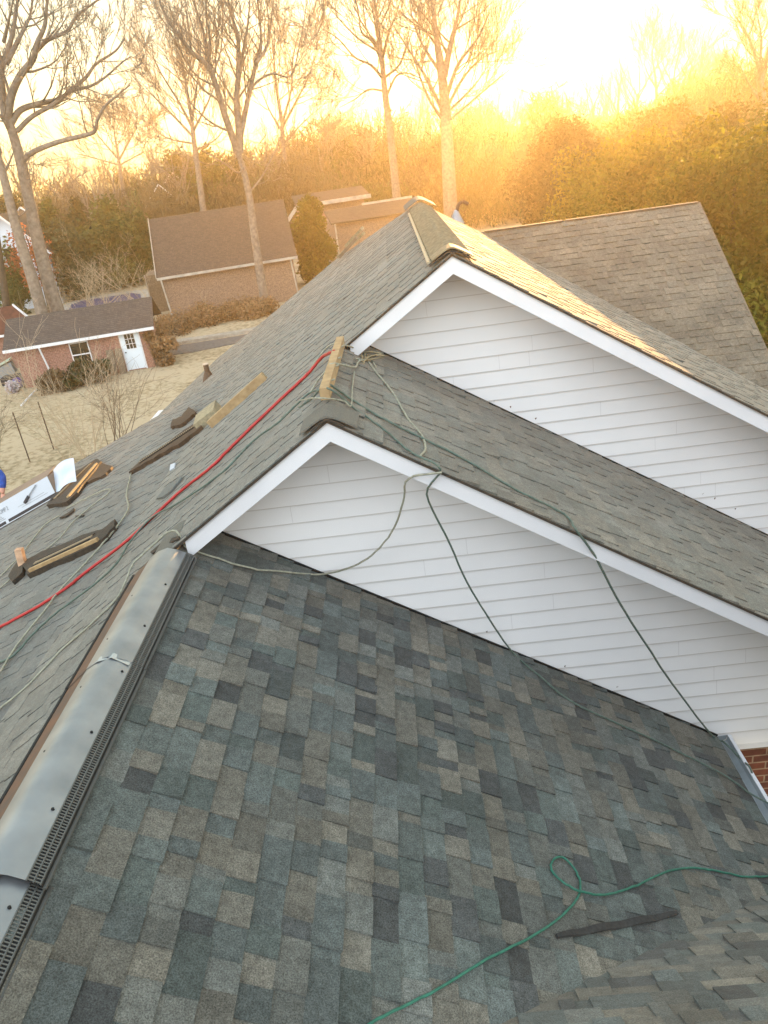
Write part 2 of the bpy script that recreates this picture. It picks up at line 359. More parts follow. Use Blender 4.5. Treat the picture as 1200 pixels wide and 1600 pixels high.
# gables: lap siding, rake boards
rnd_s = random.Random(3)
def gable(yw, xr, zr, xl, xright, zbot, name_label):
    mb = MB(); ex = .130; z = zbot; k = 0
    while z < zr - .03:
        zt = min(z + ex, zr)
        def xs(zz): return max(xl, xr - (zr - zz) / M_), min(xright, xr + (zr - zz) / M_)
        a0, b0 = xs(z); a1, b1 = xs(zt)
        if b0 - a0 < .05: break
        yo = yw - .018; yi = yw - .002
        k = rnd_s.uniform(.975, 1.0); cc = (k, k, k)
        mb.add([(a0, yo, z + .007), (b0, yo, z + .007), (b1, yi, zt), (a1, yi, zt)], [(0, 1, 2, 3)], cc)
        mb.add([(a0, yo, z), (b0, yo, z), (b0, yo, z + .007), (a0, yo, z + .007), (a0, yw + .01, z), (b0, yw + .01, z)], [(0, 1, 2, 3), (4, 5, 1, 0)], (.77, .75, .73))  # greyed butt edge: dirt line plus the lap's shade painted in
        for jx in [x_ for x_ in (rnd_s.uniform(xl, xright), rnd_s.uniform(xl, xright)) if a1 + .3 < x_ < b1 - .3]:
            mb.add([(jx, yo - .001, z + .002), (jx + .0035, yo - .001, z + .002), (jx + .0035, yi - .001, zt), (jx, yi - .001, zt)], [(0, 1, 2, 3)], (.81, .80, .80))
        z = zt
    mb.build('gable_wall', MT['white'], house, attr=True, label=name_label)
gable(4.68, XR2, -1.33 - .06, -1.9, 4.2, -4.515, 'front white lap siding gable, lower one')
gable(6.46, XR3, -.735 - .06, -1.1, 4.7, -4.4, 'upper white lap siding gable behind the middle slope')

def rake(yf, yb, xr, zr, xl, xright, wid, label):
    # face board on both sides plus soffit back to the wall and a dark shingle edge is the deck itself
    d = .022; mb = MB()
    for s, xe in ((-1, xl), (1, xright)):
        L = abs(xe - xr)
        pts = [(xr, yf, zr - d), (xe, yf, zr - d - M_ * L), (xe, yf, zr - d - wid - M_ * L), (xr, yf, zr - d - wid)]
        if s > 0: pts = pts[::-1]
        mb.plate(pts, (0, -1, 0), .022)
    mb.build('rake_board', MT['trim'], house, label=label)
    mb = MB()
    for s, xe in ((-1, xl), (1, xright)):
        L = abs(xe - xr); d2 = d + wid - .012
        mb.plate([(xr, yf + .023, zr - d2), (xe, yf + .023, zr - d2 - M_ * L), (xe, yb, zr - d2 - M_ * L), (xr, yb, zr - d2)][::s], (0, 0, 1), .01)
    mb.build('soffit', MT['trim'], house)
rake(4.215, 4.67, XR2, -1.33, -1.5, 4.25, .118, 'front white rake board with mitred peak')
rake(5.945, 6.45, XR3, -.735, -.44, 4.7, .128, 'upper white rake board with mitred peak')
# dark flashing lines where roofs meet the siding, and lower brick wall with frieze
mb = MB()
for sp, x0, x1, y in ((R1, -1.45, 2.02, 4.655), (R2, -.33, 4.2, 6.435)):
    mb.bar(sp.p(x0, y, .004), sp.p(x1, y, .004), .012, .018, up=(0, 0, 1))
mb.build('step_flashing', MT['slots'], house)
MB().box((2.0, 4.66, -4.56), (9, 4.69, -4.512)).build('frieze_board', MT['trim'], house)
MB().box((-1.9, 4.70, GZ), (9, 5.0, -4.562)).build('brick_wall', MT['brickhouse'], house)
MB().box((-9, -1, GZ), (2.0, -.7, -5.5)).box((-6, 4.75, GZ), (-5.9, 16.5, -5.0)).box((-5.9, 16.3, GZ), (4.7, 16.5, -5.1)).build('rear_wall', MT['brickhouse'], house)
# gutter of the nearest slope: trough with bright outer lip
mb = MB(); prof = [(2.015, -4.405), (2.02, -4.45), (2.06, -4.455), (2.095, -4.44), (2.105, -4.40)]
vs = []
for y in (4.655, 1.0): vs += [(x, y, z) for x, z in prof]
mb.add(vs, [(i, i + 1, i + 6, i + 5) for i in range(4)])
mb.add([(x, 4.66, z) for x, z in prof], [(0, 1, 2, 3, 4)])
g = mb.build('gutter', mat('gutter trough', (.34, .38, .40), .5, .4, noise=6, col2=(.22, .26, .28)), house)
MB().box((2.104, 1.0, -4.44), (2.128, 4.66, -4.396)).build('gutter_lip', MT['trim'], g)
fx = lambda px, py: ray(px, py) * (5.0 / ray(px, py)[0])
MB().plate([fx(1172, 566), fx(1240, 608), fx(1240, 646), fx(1182, 605)], (1, 0, 0), .03).bar(fx(1171, 565) + (.02, 0, .01), fx(1240, 607) + (.02, 0, .01), .09, .03).build('fascia', MT['trim'], house, label='short white fascia at the foot of the rear wing')
MB().bar((-6.12, 16.4, -5.0), (-6.12, 18.0, -5.0), .12, .12).build('gutter', MT['trim'], house, label='white gutter end beyond the left eave')
mb = MB(); mb.bar(WG.p(4.86, 13.12, -.03), WG.p(4.86, 9.6, -.03), .02, .07); mb.build('rake_board', MT['oldwood'], house, label='thin rake edge of the rear wing')
mb = MB(); mb.bar((1.45, 13.13, -1.36), (2.7, 13.13, -1.36), .12, .014); mb.bar((2.75, 13.13, -1.362), (4.84, 13.13, -1.362), .12, .012); mb.build('ridge_cap', SH_ := mat('cap shingle', (.13, .12, .10), .9, noise=60), house)
# back slope of rear wing and cheek wall of the low slope so side views are closed
MB().plate([WG.p(1.2, 13.12, -.01), (4.85, 13.12, -1.38), (4.85, 16.3, -3.44), (1.2, 16.3, -3.44)], (0, .55, .83), .03).build('rear_slope', MT['roofdark'], house)
MB().plate([(-9.5, 11.49, -5.6), (KX, 11.49, -2.9), (KX, 11.49, -2.72), (-9.5, 11.49, -5.48)], (0, 1, 0), .03).build('cheek_wall', MT['trim'], house)

# arched cap shingles and ridge mats
def arch(sp_l, xr, zr, y0, y1, half, lift, name, m, ny=2, ripple=0.0, parent=house, nx=10, dip=0.0, **props):
    V = []; F = []; ny = max(ny, 2)
    for j in range(ny):
        y = y0 + (y1 - y0) * j / (ny - 1)
        for i in range(nx + 1):
            t = -1 + 2 * i / nx; x = xr + t * half
            zz = zr - M_ * half * (math.sqrt(t * t + .06) - .245) + lift + (ripple * math.sin(j * math.pi) if 0 else 0) + (ripple if j % 2 else 0)
            V.append((x, y, zz - dip * (1 - j / (ny - 1)) * t * t))
    k = nx + 1; n0 = len(V)
    F = [(j * k + i, j * k + i + 1, (j + 1) * k + i + 1, (j + 1) * k + i) for j in range(ny - 1) for i in range(nx)]
    V2 = [(x, y, z - .012) for x, y, z in V]; F2 = [tuple(n0 + q for q in f[::-1]) for f in F]
    F3 = [(i, n0 + i, n0 + i + 1, i + 1) for i in range(nx)]
    mb = MB(); mb.add(V + V2, F + F2 + F3)
    return mb.build(name, m, parent, **props)
capm = mat('ridge shingle', (.16, .155, .13), .9, noise=120, col2=(.09, .09, .08))
arch(LS, XR2, -1.33, 4.20, 4.46, .17, .02, 'ridge_cap', capm, label='curled cap shingle at the lower gable peak')
arch(LS, XR2, -1.33, 4.19, 4.24, .10, .004, 'ridge_cap', MT['deck'], label='torn dark underlayer at the lower gable peak')
arch(LS, XR3, -.735, 5.92, 6.02, .17, .02, 'ridge_cap', MT['deck'])
arch(LS, XR3, -.735, 5.94, 6.16, .15, .045, 'ridge_cap', mat('tan cap', (.30, .24, .15), .8, noise=30), label='tan curled cap at the upper gable peak')
rv = arch(LS, XR3, -.735, 6.15, 11.3, .155, .03, 'ridge_vent', mat('vent mat', (.24, .195, .12), .8, noise=30), ny=70, ripple=.022, label='corrugated vent mat on the top ridge')
for s in (-1, 1):
    MB().bar((XR3 + s * .165, 6.12, -.735 - .105 + .035), (XR3 + s * .165, 11.3, -.735 - .105 + .035), .03, .02).build('edge_strip', mat('bright strip', (.45, .38, .26), .4, .5), rv)
arch(LS, XR3, -.735, 11.3, 12.2, .22, .09, 'ridge_cap', capm, label='rounded cap at the far end of the top ridge')
# near ridge cap fragments left of the vent
arch(LS, XR1, -2.04, 4.16, 4.62, .15, .010, 'ridge_cap', capm, label='cap shingles above the metal vent')

# metal ridge vent on the near ridge
def vent(y0, y1, zoff, lbl):
    sec = [(0, 0), (0, 0), (-.125, -.066), (-.06, -.024), (.0, -.008), (.055, -.026), (.105, -.056)]
    root = None
    mb = MB(); vs = []
    for y in (y0, y1): vs += [(XR1 + a, y, -2.04 + b + .04 + zoff) for a, b in sec[2:]]
    k = 5
    mb.add(vs, [(i, i + 1, i + 1 + k, i + k) for i in range(k - 1)])
    root = mb.build('ridge_vent', MT['metal'], house, smooth=True, label=lbl)
    mb = MB()
    mb.add([(XR1 - .25, y0, -2.04 - .128 + zoff), (XR1 - .124, y0, -2.04 - .028 + zoff), (XR1 - .124, y1, -2.04 - .028 + zoff), (XR1 - .25, y1, -2.04 - .128 + zoff)], [(0, 1, 2, 3)])
    mb.build('flange', MT['rust'], root, label='rust stained left flange')
    MB().bar((XR1 - .256, y0, -2.04 - .134 + zoff), (XR1 - .256, y1, -2.04 - .134 + zoff), .012, .02).build('flange_edge', MT['slots'], root)
    # right louver: two rows of slots between thin rails
    a = np.array([.108, -.058 + .04 + zoff]); b = np.array([.148, -.086 + .04 + zoff]); d = b - a
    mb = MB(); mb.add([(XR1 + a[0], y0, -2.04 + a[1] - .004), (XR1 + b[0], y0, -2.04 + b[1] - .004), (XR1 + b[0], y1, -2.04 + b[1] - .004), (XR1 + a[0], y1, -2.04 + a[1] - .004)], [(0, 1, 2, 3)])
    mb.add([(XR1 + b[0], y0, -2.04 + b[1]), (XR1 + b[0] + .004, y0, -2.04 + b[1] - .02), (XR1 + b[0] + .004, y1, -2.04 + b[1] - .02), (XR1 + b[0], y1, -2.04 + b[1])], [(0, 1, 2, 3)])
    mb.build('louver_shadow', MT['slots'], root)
    mb = MB()
    for f in (0, .5, 1.0):
        c = a + d * f; mb.bar((XR1 + c[0], y0, -2.04 + c[1]), (XR1 + c[0], y1, -2.04 + c[1]), .005, .006)
    n = int((y1 - y0) / .013)
    for i in range(n):
        y = y0 + (i + .5) * (y1 - y0) / n
        mb.bar((XR1 + a[0], y, -2.04 + a[1] - .001), (XR1 + b[0], y, -2.04 + b[1] - .001), .0045, .004)
    c = b + np.array([.008, -.02]); mb.bar((XR1 + c[0], y0, -2.04 + c[1]), (XR1 + c[0], y1, -2.04 + c[1]), .014, .008)
    mb.build('louver', mat('louver metal', (.12, .125, .12), .5, .5, .4), root)
    for i in range(int((y1 - y0) / .42)):
        for sx in (-.075, .085):
            y = y0 + .2 + i * .42 + (.1 if sx > 0 else 0); zz = -2.04 + .04 + zoff - abs(sx) * .52 + .002
            MB().tube([(XR1 + sx, y, zz - .006), (XR1 + sx, y, zz + .004)], .006, 8).build('screw', MT['slots'], root)
vent(3.05, 4.17, .004, 'upper length of bare metal ridge vent')
vent(1.83, 3.12, 0.0, 'middle length of bare metal ridge vent')
vent(.6, 1.86, -.03, 'lowest length of metal ridge vent, set lower')
# bent lap where two lengths overlap
MB().add([(XR1 - .125, 3.05, -2.04 - .022), (XR1 - .05, 3.03, -2.04 + .026), (XR1 + .02, 3.04, -2.04 + .034), (XR1 + .10, 3.02, -2.04 - .006),
          (XR1 - .125, 3.08, -2.04 - .024), (XR1 - .05, 3.075, -2.04 + .024), (XR1 + .02, 3.08, -2.04 + .033), (XR1 + .10, 3.065, -2.04 - .012)],
         [(0, 1, 5, 4), (1, 2, 6, 5), (2, 3, 7, 6)]).build('vent_lap', mat('bent bright metal', (.42, .46, .48), .45, .5, .6), house)

# plumbing vents
def pipe_vent(base, h, r, label, hood=False):
    o = thing('vent_pipe', base, label, 'vent pipe')
    b = np.array(base); n = LS.n
    MB().tube([b + (0, 0, -.1), b + (0, 0, h)], r, 12).build('pipe', MT['pipe'], o, smooth=False)
    MB().tube([b + (0, 0, -.08), b + (0, 0, .05), b + (0, 0, .12)], [r * 2.6, r * 1.7, r * 1.15], 12).build('boot', MT['pipe'], o)
    MB().tube([b + (0, 0, h), b + (0, 0, h + .02)], r * 1.15, 12).build('rim', mat('pale pipe rim', (.5, .42, .33), .7), o)
pipe_vent(LS.hit(326, 590), .27, .055, 'short brown plumbing vent pipe near the far left eave of the roof')
p = aty(714, 349, 14.2)
o = thing('roof_vent', p, 'pale hooded metal vent showing just behind the topmost ridge', 'vent')
MB().tube([p - (0, 0, .5), p, p + (0, 0, .22)], [.14, .13, .03], 10).build('cone', MT['metal'], o)
MB().tube(smooth_path([p + (.02, 0, .2), p + (.05, 0, .29), p + (.13, 0, .33), p + (.22, 0, .28)]), .03, 8).build('hood', MT['pipe'], o)

# ------------------------------------------------------------------ loose things on the roof
def cord(name, pts3, r, m, label, cat, group=None, sides=6, n=7):
    Q = smooth_path(pts3, n); Q[1:-1] += rng.normal(0, .0011, Q[1:-1].shape)
    return MB().tube(Q, r, sides).build(name, m, None, smooth=True, **T(label, cat, group))
lh = lambda L, h=.026: [left_hit(x, y, h) for x, y in L]
cord('air_hose', lh([(-20, 995), (0, 984), (67, 948), (110, 919), (133, 900), (207, 843), (280, 775), (333, 733), (367, 699), (433, 635), (483, 588)], .022) + [LS.hit(510, 566, .05), np.array(R2.p(XR2 - .01, 5.42)) + (0, 0, .10)], .0125, MT['red'],
     'red air hose running down the left slope from the wood board on the ridge', 'hose')
G = 'cords strewn over the roof'
cord('cord', lh([(207, 742), (200, 775), (203, 797), (188, 823), (160, 857), (133, 887), (93, 930), (77, 953), (30, 1013), (0, 1062), (-20, 1095)]), .008, MT['cream'],
     'pale cord coming out of the long brown vent strip and crossing over the red hose', 'cord', G)
cord('cord', lh([(-20, 1050), (0, 1040), (25, 1028), (60, 990), (97, 957), (150, 918), (187, 883), (207, 850), (240, 813), (287, 787), (350, 743), (400, 693), (440, 663), (477, 627), (493, 616)]) +
     [LS.hit(512, 614, .03), np.array(R2.p(XR2, 4.62)) + (0, 0, .09), R2.hit(545, 627, .02)] + [R2.hit(x, y, .02) for x, y in [(600, 660), (667, 693), (733, 727), (800, 767), (867, 800)]] +
     [R2.hit(888, 814, .015), aty(899, 826, 4.17)] + [aty(x, y, yy) for x, y, yy in [(930, 870, 4.22), (970, 945, 4.32), (1010, 1008, 4.42), (1050, 1068, 4.52)]] +
     [r1c(1097, 1132), r1c(1130, 1165), r1c(1156, 1192), np.array([2.11, 4.27, -4.37]), np.array([2.17, 4.22, -4.6]), np.array([2.4, 4.1, -5.4]), np.array([2.42, 4.0, GZ + .05])], .0075, MT['grey'],
     'longest grey green cord, over the lower ridge, down the front gable to the gutter', 'cord', G, n=5)
cord('cord', [LS.hit(470, 640, .02), LS.hit(488, 628, .02), np.array(R2.p(XR2, 4.5)) + (0, 0, .1), R2.hit(553, 643, .02), R2.hit(600, 677, .02), R2.hit(640, 711, .02), np.array([.11, 4.16, R2.z(.11, 4.16) + .03])] +
     [aty(x, y, yy) for x, y, yy in [(667, 772, 4.25), (697, 838, 4.35), (730, 910, 4.45), (765, 968, 4.52)]] +
     [r1c(x, y) for x, y in [(795, 1008), (840, 1060), (890, 1100), (970, 1138), (1050, 1175), (1130, 1216), (1170, 1245)]] + [np.array([2.11, 3.9, -4.375]), np.array([2.16, 3.8, -4.6]), np.array([2.36, 3.7, GZ + .05])], .0065, MT['grey'],
     'dark thin cord hanging over the front gable and crossing the nearest slope to the gutter', 'cord', G, n=5)
cord('cord', [np.array([.112, 4.13, R2.z(.11, 4.16) + .02])] + [aty(x, y, yy) for x, y, yy in [(638, 748, 4.22), (630, 785, 4.32), (612, 832, 4.42), (580, 868, 4.5), (545, 887, 4.55)]] +
     [r1c(x, y) for x, y in [(500, 896), (440, 898), (390, 893), (340, 878), (300, 865)]] + [r1c(285, 863, .05), np.array([XR1, 4.33, -2.04 + .075]), LS.hit(233, 877, .06), LS.hit(217, 894, .06)] +
     lh([(187, 935), (145, 978), (100, 1017), (50, 1070), (0, 1112), (-20, 1130)], .015), .0065, MT['cream'],
     'cord looping from the front rake across the siding and over the near ridge', 'cord', G, n=5)
cord('cord', [R2.hit(x, y, .015) for x, y in [(560, 566), (573, 566), (583, 580), (613, 617), (633, 653), (657, 683), (663, 704), (655, 716)]], .0075, MT['cream'],
     'pale cord curving down the middle slope from the tangle at the ridge', 'cord', G)
cord('cord', [LS.hit(487, 618, .02), LS.hit(500, 601, .03), LS.hit(513, 589, .04), np.array(R2.p(XR2, 5.05)) + (0, 0, .11), R2.hit(550, 579, .03), R2.hit(557, 571, .02), R2.hit(560, 566, .02), R2.hit(553, 564, .02)], .007, MT['cream'],
     'cream cord wrapped over the middle of the wood board', 'cord', G)
cord('cord', [LS.hit(490, 575, .02), LS.hit(513, 549, .03), np.array(R2.p(XR2, 5.72)) + (0, 0, .09), R2.hit(560, 551, .02), R2.hit(577, 563, .02), R2.hit(586, 578, .02)], .006, MT['cream'],
     'thin cord arching over the ridge under the upper rake board', 'cord', G)
cord('cord', [LS.hit(477, 634, .05), np.array(R2.p(XR2 - .05, 4.34)) + (0, 0, .06), R2.hit(530, 637, .05), R2.hit(545, 641, .03), R2.hit(548, 613, .02), R2.hit(552, 584, .02)], .005, MT['cream'],
     'white string lying on the curled cap shingle of the lower peak', 'cord', G)
cord('cord', lh([(-20, 915), (0, 905), (12, 895), (35, 870), (54, 845), (73, 822), (95, 808)]), .008, MT['cream'], 'short pale cord at the left frame edge, ending near a black sliver', 'cord', G)
cord('cord', lh([(-20, 938), (0, 924), (40, 890), (62, 870), (83, 855), (100, 839), (117, 818), (146, 793), (171, 774), (173, 767), (158, 771), (129, 785), (106, 797)]), .007, MT['cream'], 'pale cord folded back on itself in a hairpin below the open carton', 'cord', G)
gh = [(560, 1615), (585, 1598), (680, 1550), (760, 1502), (840, 1460), (885, 1425), (903, 1395), (898, 1368), (880, 1346), (864, 1345), (858, 1362), (872, 1384), (900, 1399), (940, 1402), (985, 1390), (1040, 1365), (1080, 1360), (1120, 1365), (1160, 1373), (1200, 1372), (1230, 1368)]
P = [R1.hit(x, y, .021) for x, y in gh]
for i in (11, 12): P[i] = P[i] + R1.n * .014
cord('garden_hose', P, .0062, MT['green'], 'green hose with a small loop lying on the nearest shingles', 'hose')

# shingle strip at lower right
def strip(pts2, hitf, wid, thick, m, name, label, cat, group=None, wav=.006, col=None):
    P = smooth_path([hitf(x, y) for x, y in pts2], 8); mb = MB(); n = R1.n if hitf == R1.hit else LS.n
    for i in range(len(P) - 1):
        a, b = P[i], P[i + 1]; d = b - a; d /= np.linalg.norm(d); u = np.cross(n, d)
        fa = math.sin(math.pi * (i + .6) / len(P)) ** .3; fb = math.sin(math.pi * (i + 1.4) / len(P)) ** .3
        ha = .022 + wav * math.sin(i * .9); hb = .022 + wav * math.sin((i + 1) * .9)
        A = [a - u * wid * fa + n * (ha - .008), a + u * wid * fa + n * (ha - .008), b + u * wid * fb + n * (hb - .008), b - u * wid * fb + n * (hb - .008)]
        mb.hexa(A + [q + n * thick for q in A])
    return mb.build(name, m, None, **T(label, cat, group))
strip([(866, 1467), (930, 1455), (1000, 1442), (1054, 1431)], R1.hit, .017, .014, mat('old shingle strip', (.045, .045, .045), .9, noise=60), 'shingle_strip', 'dark narrow torn shingle strip below the green hose loop', 'shingle scrap')

GD = 'torn-off pieces lying on the left slope'
def plank(a, b, wid, h, name, m, label, cat, up=None, base=.0):
    n = LS.n if up is None else up; mb = MB(); a = np.array(a) + n * (h / 2 + base); b = np.array(b) + n * (h / 2 + base)
    return mb.bar(a, b, wid, h, up=n)
# board with tan foam block
plank(LS.hit(333, 668), LS.hit(418, 592), .085, .09, '', None, '', '').build('board', MT['wood'], None, **T('tan lumber board lying on the left slope below the plumbing vent', 'board'))
q = LS.hit(330, 655, .06); MB().obox(q, (.13, .02, .07), (-.03, .2, 0), LS.n * .05).build('foam_block', MT['foam'], None, **T('pale tan foam block at the lower end of the lumber board', 'block'))
# ridge board
a = np.array([XR2 - .02, 4.50, -1.33 + .065]); b = np.array([XR2 + .01, 5.86, -1.33 + .075])
o = thing('ridge_board', a, 'golden wood board with nails standing along the lower ridge', 'board')
MB().bar(a, b, .055, .075).bar(a + (-.03, .05, -.02), b + (-.028, -.1, -.02), .012, .06).build('board', MT['wood'], o)
for t in (.15, .4, .55, .8):
    c = a + (b - a) * t; MB().tube([c + (.02, 0, .02), c + (.05, .0, .028)], .006, 6).build('nail', MT['cream'], o)
# tangle at ridge 2
c0 = R2.hit(572, 567, .02); mb = MB(); pts = [c0 + np.array([rng.uniform(-.14, .14), rng.uniform(-.12, .12), rng.uniform(0, .05)]) for _ in range(14)]
mb.tube(smooth_path(pts, 5), .0065, 6).build('cord_tangle', mat('dusty cord', (.25, .21, .13), .8), None, smooth=True, **T('tangled knot of dusty cord beside the wood board on the middle slope', 'cord'))

def vent_piece(outline, h, m, edge=None, serr=None, name='vent_scrap', label='', hit=left_hit):
    """a torn ridge-vent length: slab over the outline, optional bright wooden edge, row of teeth"""
    rj = random.Random(len(label)); o2 = []
    for (xa, ya), (xb, yb) in zip(outline, outline[1:] + outline[:1]):
        o2.append((xa, ya))
        for t in (.33, .66): o2.append((xa + (xb - xa) * t + rj.uniform(-1.1, 1.1), ya + (yb - ya) * t + rj.uniform(-1.1, 1.1)))
    n = WS.n; pts = [hit(x, y) for x, y in o2]; P2 = [(p[0], p[1]) for p in pts]
    ar = sum(P2[i - 1][0] * P2[i][1] - P2[i][0] * P2[i - 1][1] for i in range(len(P2)))
    if ar < 0: pts = pts[::-1]
    root = thing(name, pts[0], label, 'vent scrap', GD)
    MB().plate([p + n * h for p in pts], n, h).build('body', m, root)
    if edge:
        (x0, y0), (x1, y1), wd, hh = edge; a = hit(x0, y0) + n * (h + hh * .5); b = hit(x1, y1) + n * (h + hh * .5)
        MB().bar(a, b, wd, hh, up=n).build('wood_strip', MT['wood'], root)
    if serr:
        (x0, y0), (x1, y1), k = serr; a = hit(x0, y0) + n * (h + .006); b = hit(x1, y1) + n * (h + .006); mb = MB(); d = (b - a) / k
        u = np.cross(n, d / np.linalg.norm(d)) * .02
        for i in range(k):
            c = a + d * (i + .5); mb.obox(c, d * .3, u, n * .006)
        mb.build('teeth', mat('pale teeth', (.30, .24, .16), .8), root)
        uu = u / np.linalg.norm(u); mb = MB()
        for q in (-.075, -.045, .04, .065): mb.bar(a + uu * q - n * .004, b + uu * q * .8 - n * .004, .010, .012, up=n)
        mb.build('rib', MT['slots'], root)
    return root
vent_piece([(205, 743), (225, 722), (265, 697), (312, 664), (319, 671), (290, 694), (262, 711), (232, 727)], .05, MT['brown'], None, ((222, 728), (310, 670), 34), label='long brown vent strip with a row of pale teeth below the foam block')
vent_piece([(77, 795), (95, 768), (120, 742), (154, 722), (162, 726), (152, 740), (125, 775), (108, 790)], .06, MT['black'], ((112, 783), (155, 731), .045, .02), ((90, 785), (146, 730), 22), label='black vent bundle with a tan wood strip against the carton')
vent_piece([(133, 757), (150, 740), (158, 727), (178, 732), (168, 744), (142, 756)], .04, MT['brown'], label='brown torn vent flap with a hole, next to the carton bundle')
vent_piece([(18, 905), (30, 885), (45, 876), (40, 900), (24, 915)], .05, MT['black'], label='small crumpled black vent end at the lower left of the long broken vent')
vent_piece([(40, 885), (70, 868), (105, 856), (135, 842), (165, 834), (185, 818), (184, 830), (165, 850), (140, 864), (100, 882), (48, 905)], .055, MT['black'], ((54, 900), (160, 852), .035, .03), ((60, 888), (150, 846), 26), label='long broken black vent with a splintered wooden edge, above the red hose')
vent_piece([(270, 672), (273, 660), (287, 655), (298, 640), (309, 648), (300, 657), (285, 668)], .05, MT['brown'], label='torn brown piece alone above the foam block')
p1 = left_hit(43, 885, .0); MB().obox(p1 + WS.n * .09, (.035, 0, 0), (0, .03, 0), (0, .02, .11)).build('wood_block', mat('pale lumber end', (.55, .36, .24), .8, noise=20), None, **T('pale upright wood block end at the lower end of the long broken vent', 'block'))
def flat(outline, m, name, label, cat, h=.01, hit=left_hit, group=None):
    pts = [hit(x, y, h) for x, y in outline]; ar = sum(pts[i - 1][0] * pts[i][1] - pts[i][0] * pts[i - 1][1] for i in range(len(pts)))
    if ar < 0: pts = pts[::-1]
    return MB().plate(pts, LS.n, h * .6).build(name, m, None, **T(label, cat, group))
flat([(267, 737), (268, 728), (276, 725), (274, 733)], MT['cardwhite'], 'paper_scrap', 'small white paper scrap on the left slope beside the red hose', 'scrap', .02)
flat([(248, 782), (262, 765), (286, 747), (288, 750), (270, 770), (258, 780)], mat('loose shingle', (.16, .17, .16), .9, noise=60), 'loose_shingle', 'loose grey shingle lying flat between the paper scrap and the red hose', 'shingle scrap', .03)
flat([(95, 812), (110, 803), (118, 797), (117, 801), (105, 810)], MT['black'], 'shingle_sliver', 'black curled sliver at the end of the short cord', 'shingle scrap', .03, group='slivers of shingle')
flat([(118, 808), (133, 806), (131, 809), (121, 810)], MT['black'], 'shingle_sliver', 'tiny black sliver inside the hairpin cord', 'shingle scrap', .02, group='slivers of shingle')
flat([(238, 866), (256, 850), (284, 840), (282, 845), (258, 856), (241, 868)], MT['deck'], 'flashing_edge', 'dark curled edge lying between the near ridge and the front rake foot', 'flashing', .02, hit=LS.hit)
# scrap bundle on the far rim
o = thing('scrap_bundle', LS.hit(552, 392), 'light tan scrap lengths piled at the far rim of the left slope', 'scrap')
for k, ((x0, y0), (x1, y1)) in enumerate([((532, 405), (574, 372)), ((536, 408), (566, 382)), ((548, 392), (577, 370))]):
    MB().bar(LS.hit(x0, y0, .06 + .03 * k), LS.hit(x1, y1, .10 + .04 * k), .07, .05, up=LS.n).build('lath', MT['foam' if k != 1 else 'oldwood'], o)

# dead leaves caught where the roof meets the siding
lfm = mat('dead leaf', (.09, .05, .045), .8)
for i, (x, y, yy) in enumerate([(798, 636, 6.40), (773, 627, 6.40), (837, 654, 6.40), (1099, 772, 6.40), (1117, 779, 6.40), (1149, 795, 6.40), (761, 987, 4.62), (883, 1041, 4.62), (965, 1074, 4.62)]):
    p = aty(x, y, yy); a_ = rng.uniform(0, 3)
    MB().plate([p + (.010 * math.cos(a_), 0, .010 * math.sin(a_)), p + (.004, -.006, .010), p + (-.008, -.002, .002), p + (0, 0, -.010)], (0, -1, 0), .003).build('dead_leaf', lfm, None, **T('tiny dead leaf caught against the white siding at the roof line', 'leaf', 'dead leaves along the siding'))
# carton with open flaps
n = WS.n; a = WS.hit(90, 777); b = a + (WS.p(-1, 0) - WS.p(0, 0)) / np.linalg.norm(WS.p(-1, 0) - WS.p(0, 0)) * 1.75
ex = (b - a) / 1.75; ey = np.cross(ex, n)
if ey[1] < 0: ey = -ey
car = thing('carton', a, 'open white printed carton with brown inside on the low left slope', 'carton')
fh = .30; fy = ey * .12 + n * .27; fy = fy / np.linalg.norm(fy) * fh
def W_(u, v, w_=0): return a + ex * u + fy * v / fh + np.cross(ex, fy / fh) * w_
fn = np.cross(ex, fy / fh); fn = fn if fn[1] < 0 else -fn
A = a + n * .02
def fr(u, v, o_=0.0): return A + ex * u + fy * (v / fh) + fn * o_
def quad(u0, u1, v0, v1, o_, m, name, par, **kw):
    pts = [fr(u0, v0, o_), fr(u1, v0, o_), fr(u1, v1, o_), fr(u0, v1, o_)]
    return MB().plate(pts, fn, .003).build(name, m, par, **kw)
quad(0, 1.75, 0, fh, 0, MT['cardwhite'], 'printed_side', car)
MB().plate([fr(0, fh), fr(1.75, fh), fr(1.75, fh) + ey * .42 + n * .02, fr(0.05, fh) + ey * .42 + n * .02], n, .006).build('lid', MT['card'], car)
MB().hexa([fr(0, 0) + ey * .01, fr(1.75, 0) + ey * .01, fr(1.75, 0) + ey * .5, fr(0, 0) + ey * .5, fr(0, fh - .01) + ey * .01, fr(1.75, fh - .01) + ey * .01, fr(1.75, fh - .02) + ey * .36, fr(0, fh - .02) + ey * .36]).build('body', MT['card'], car)
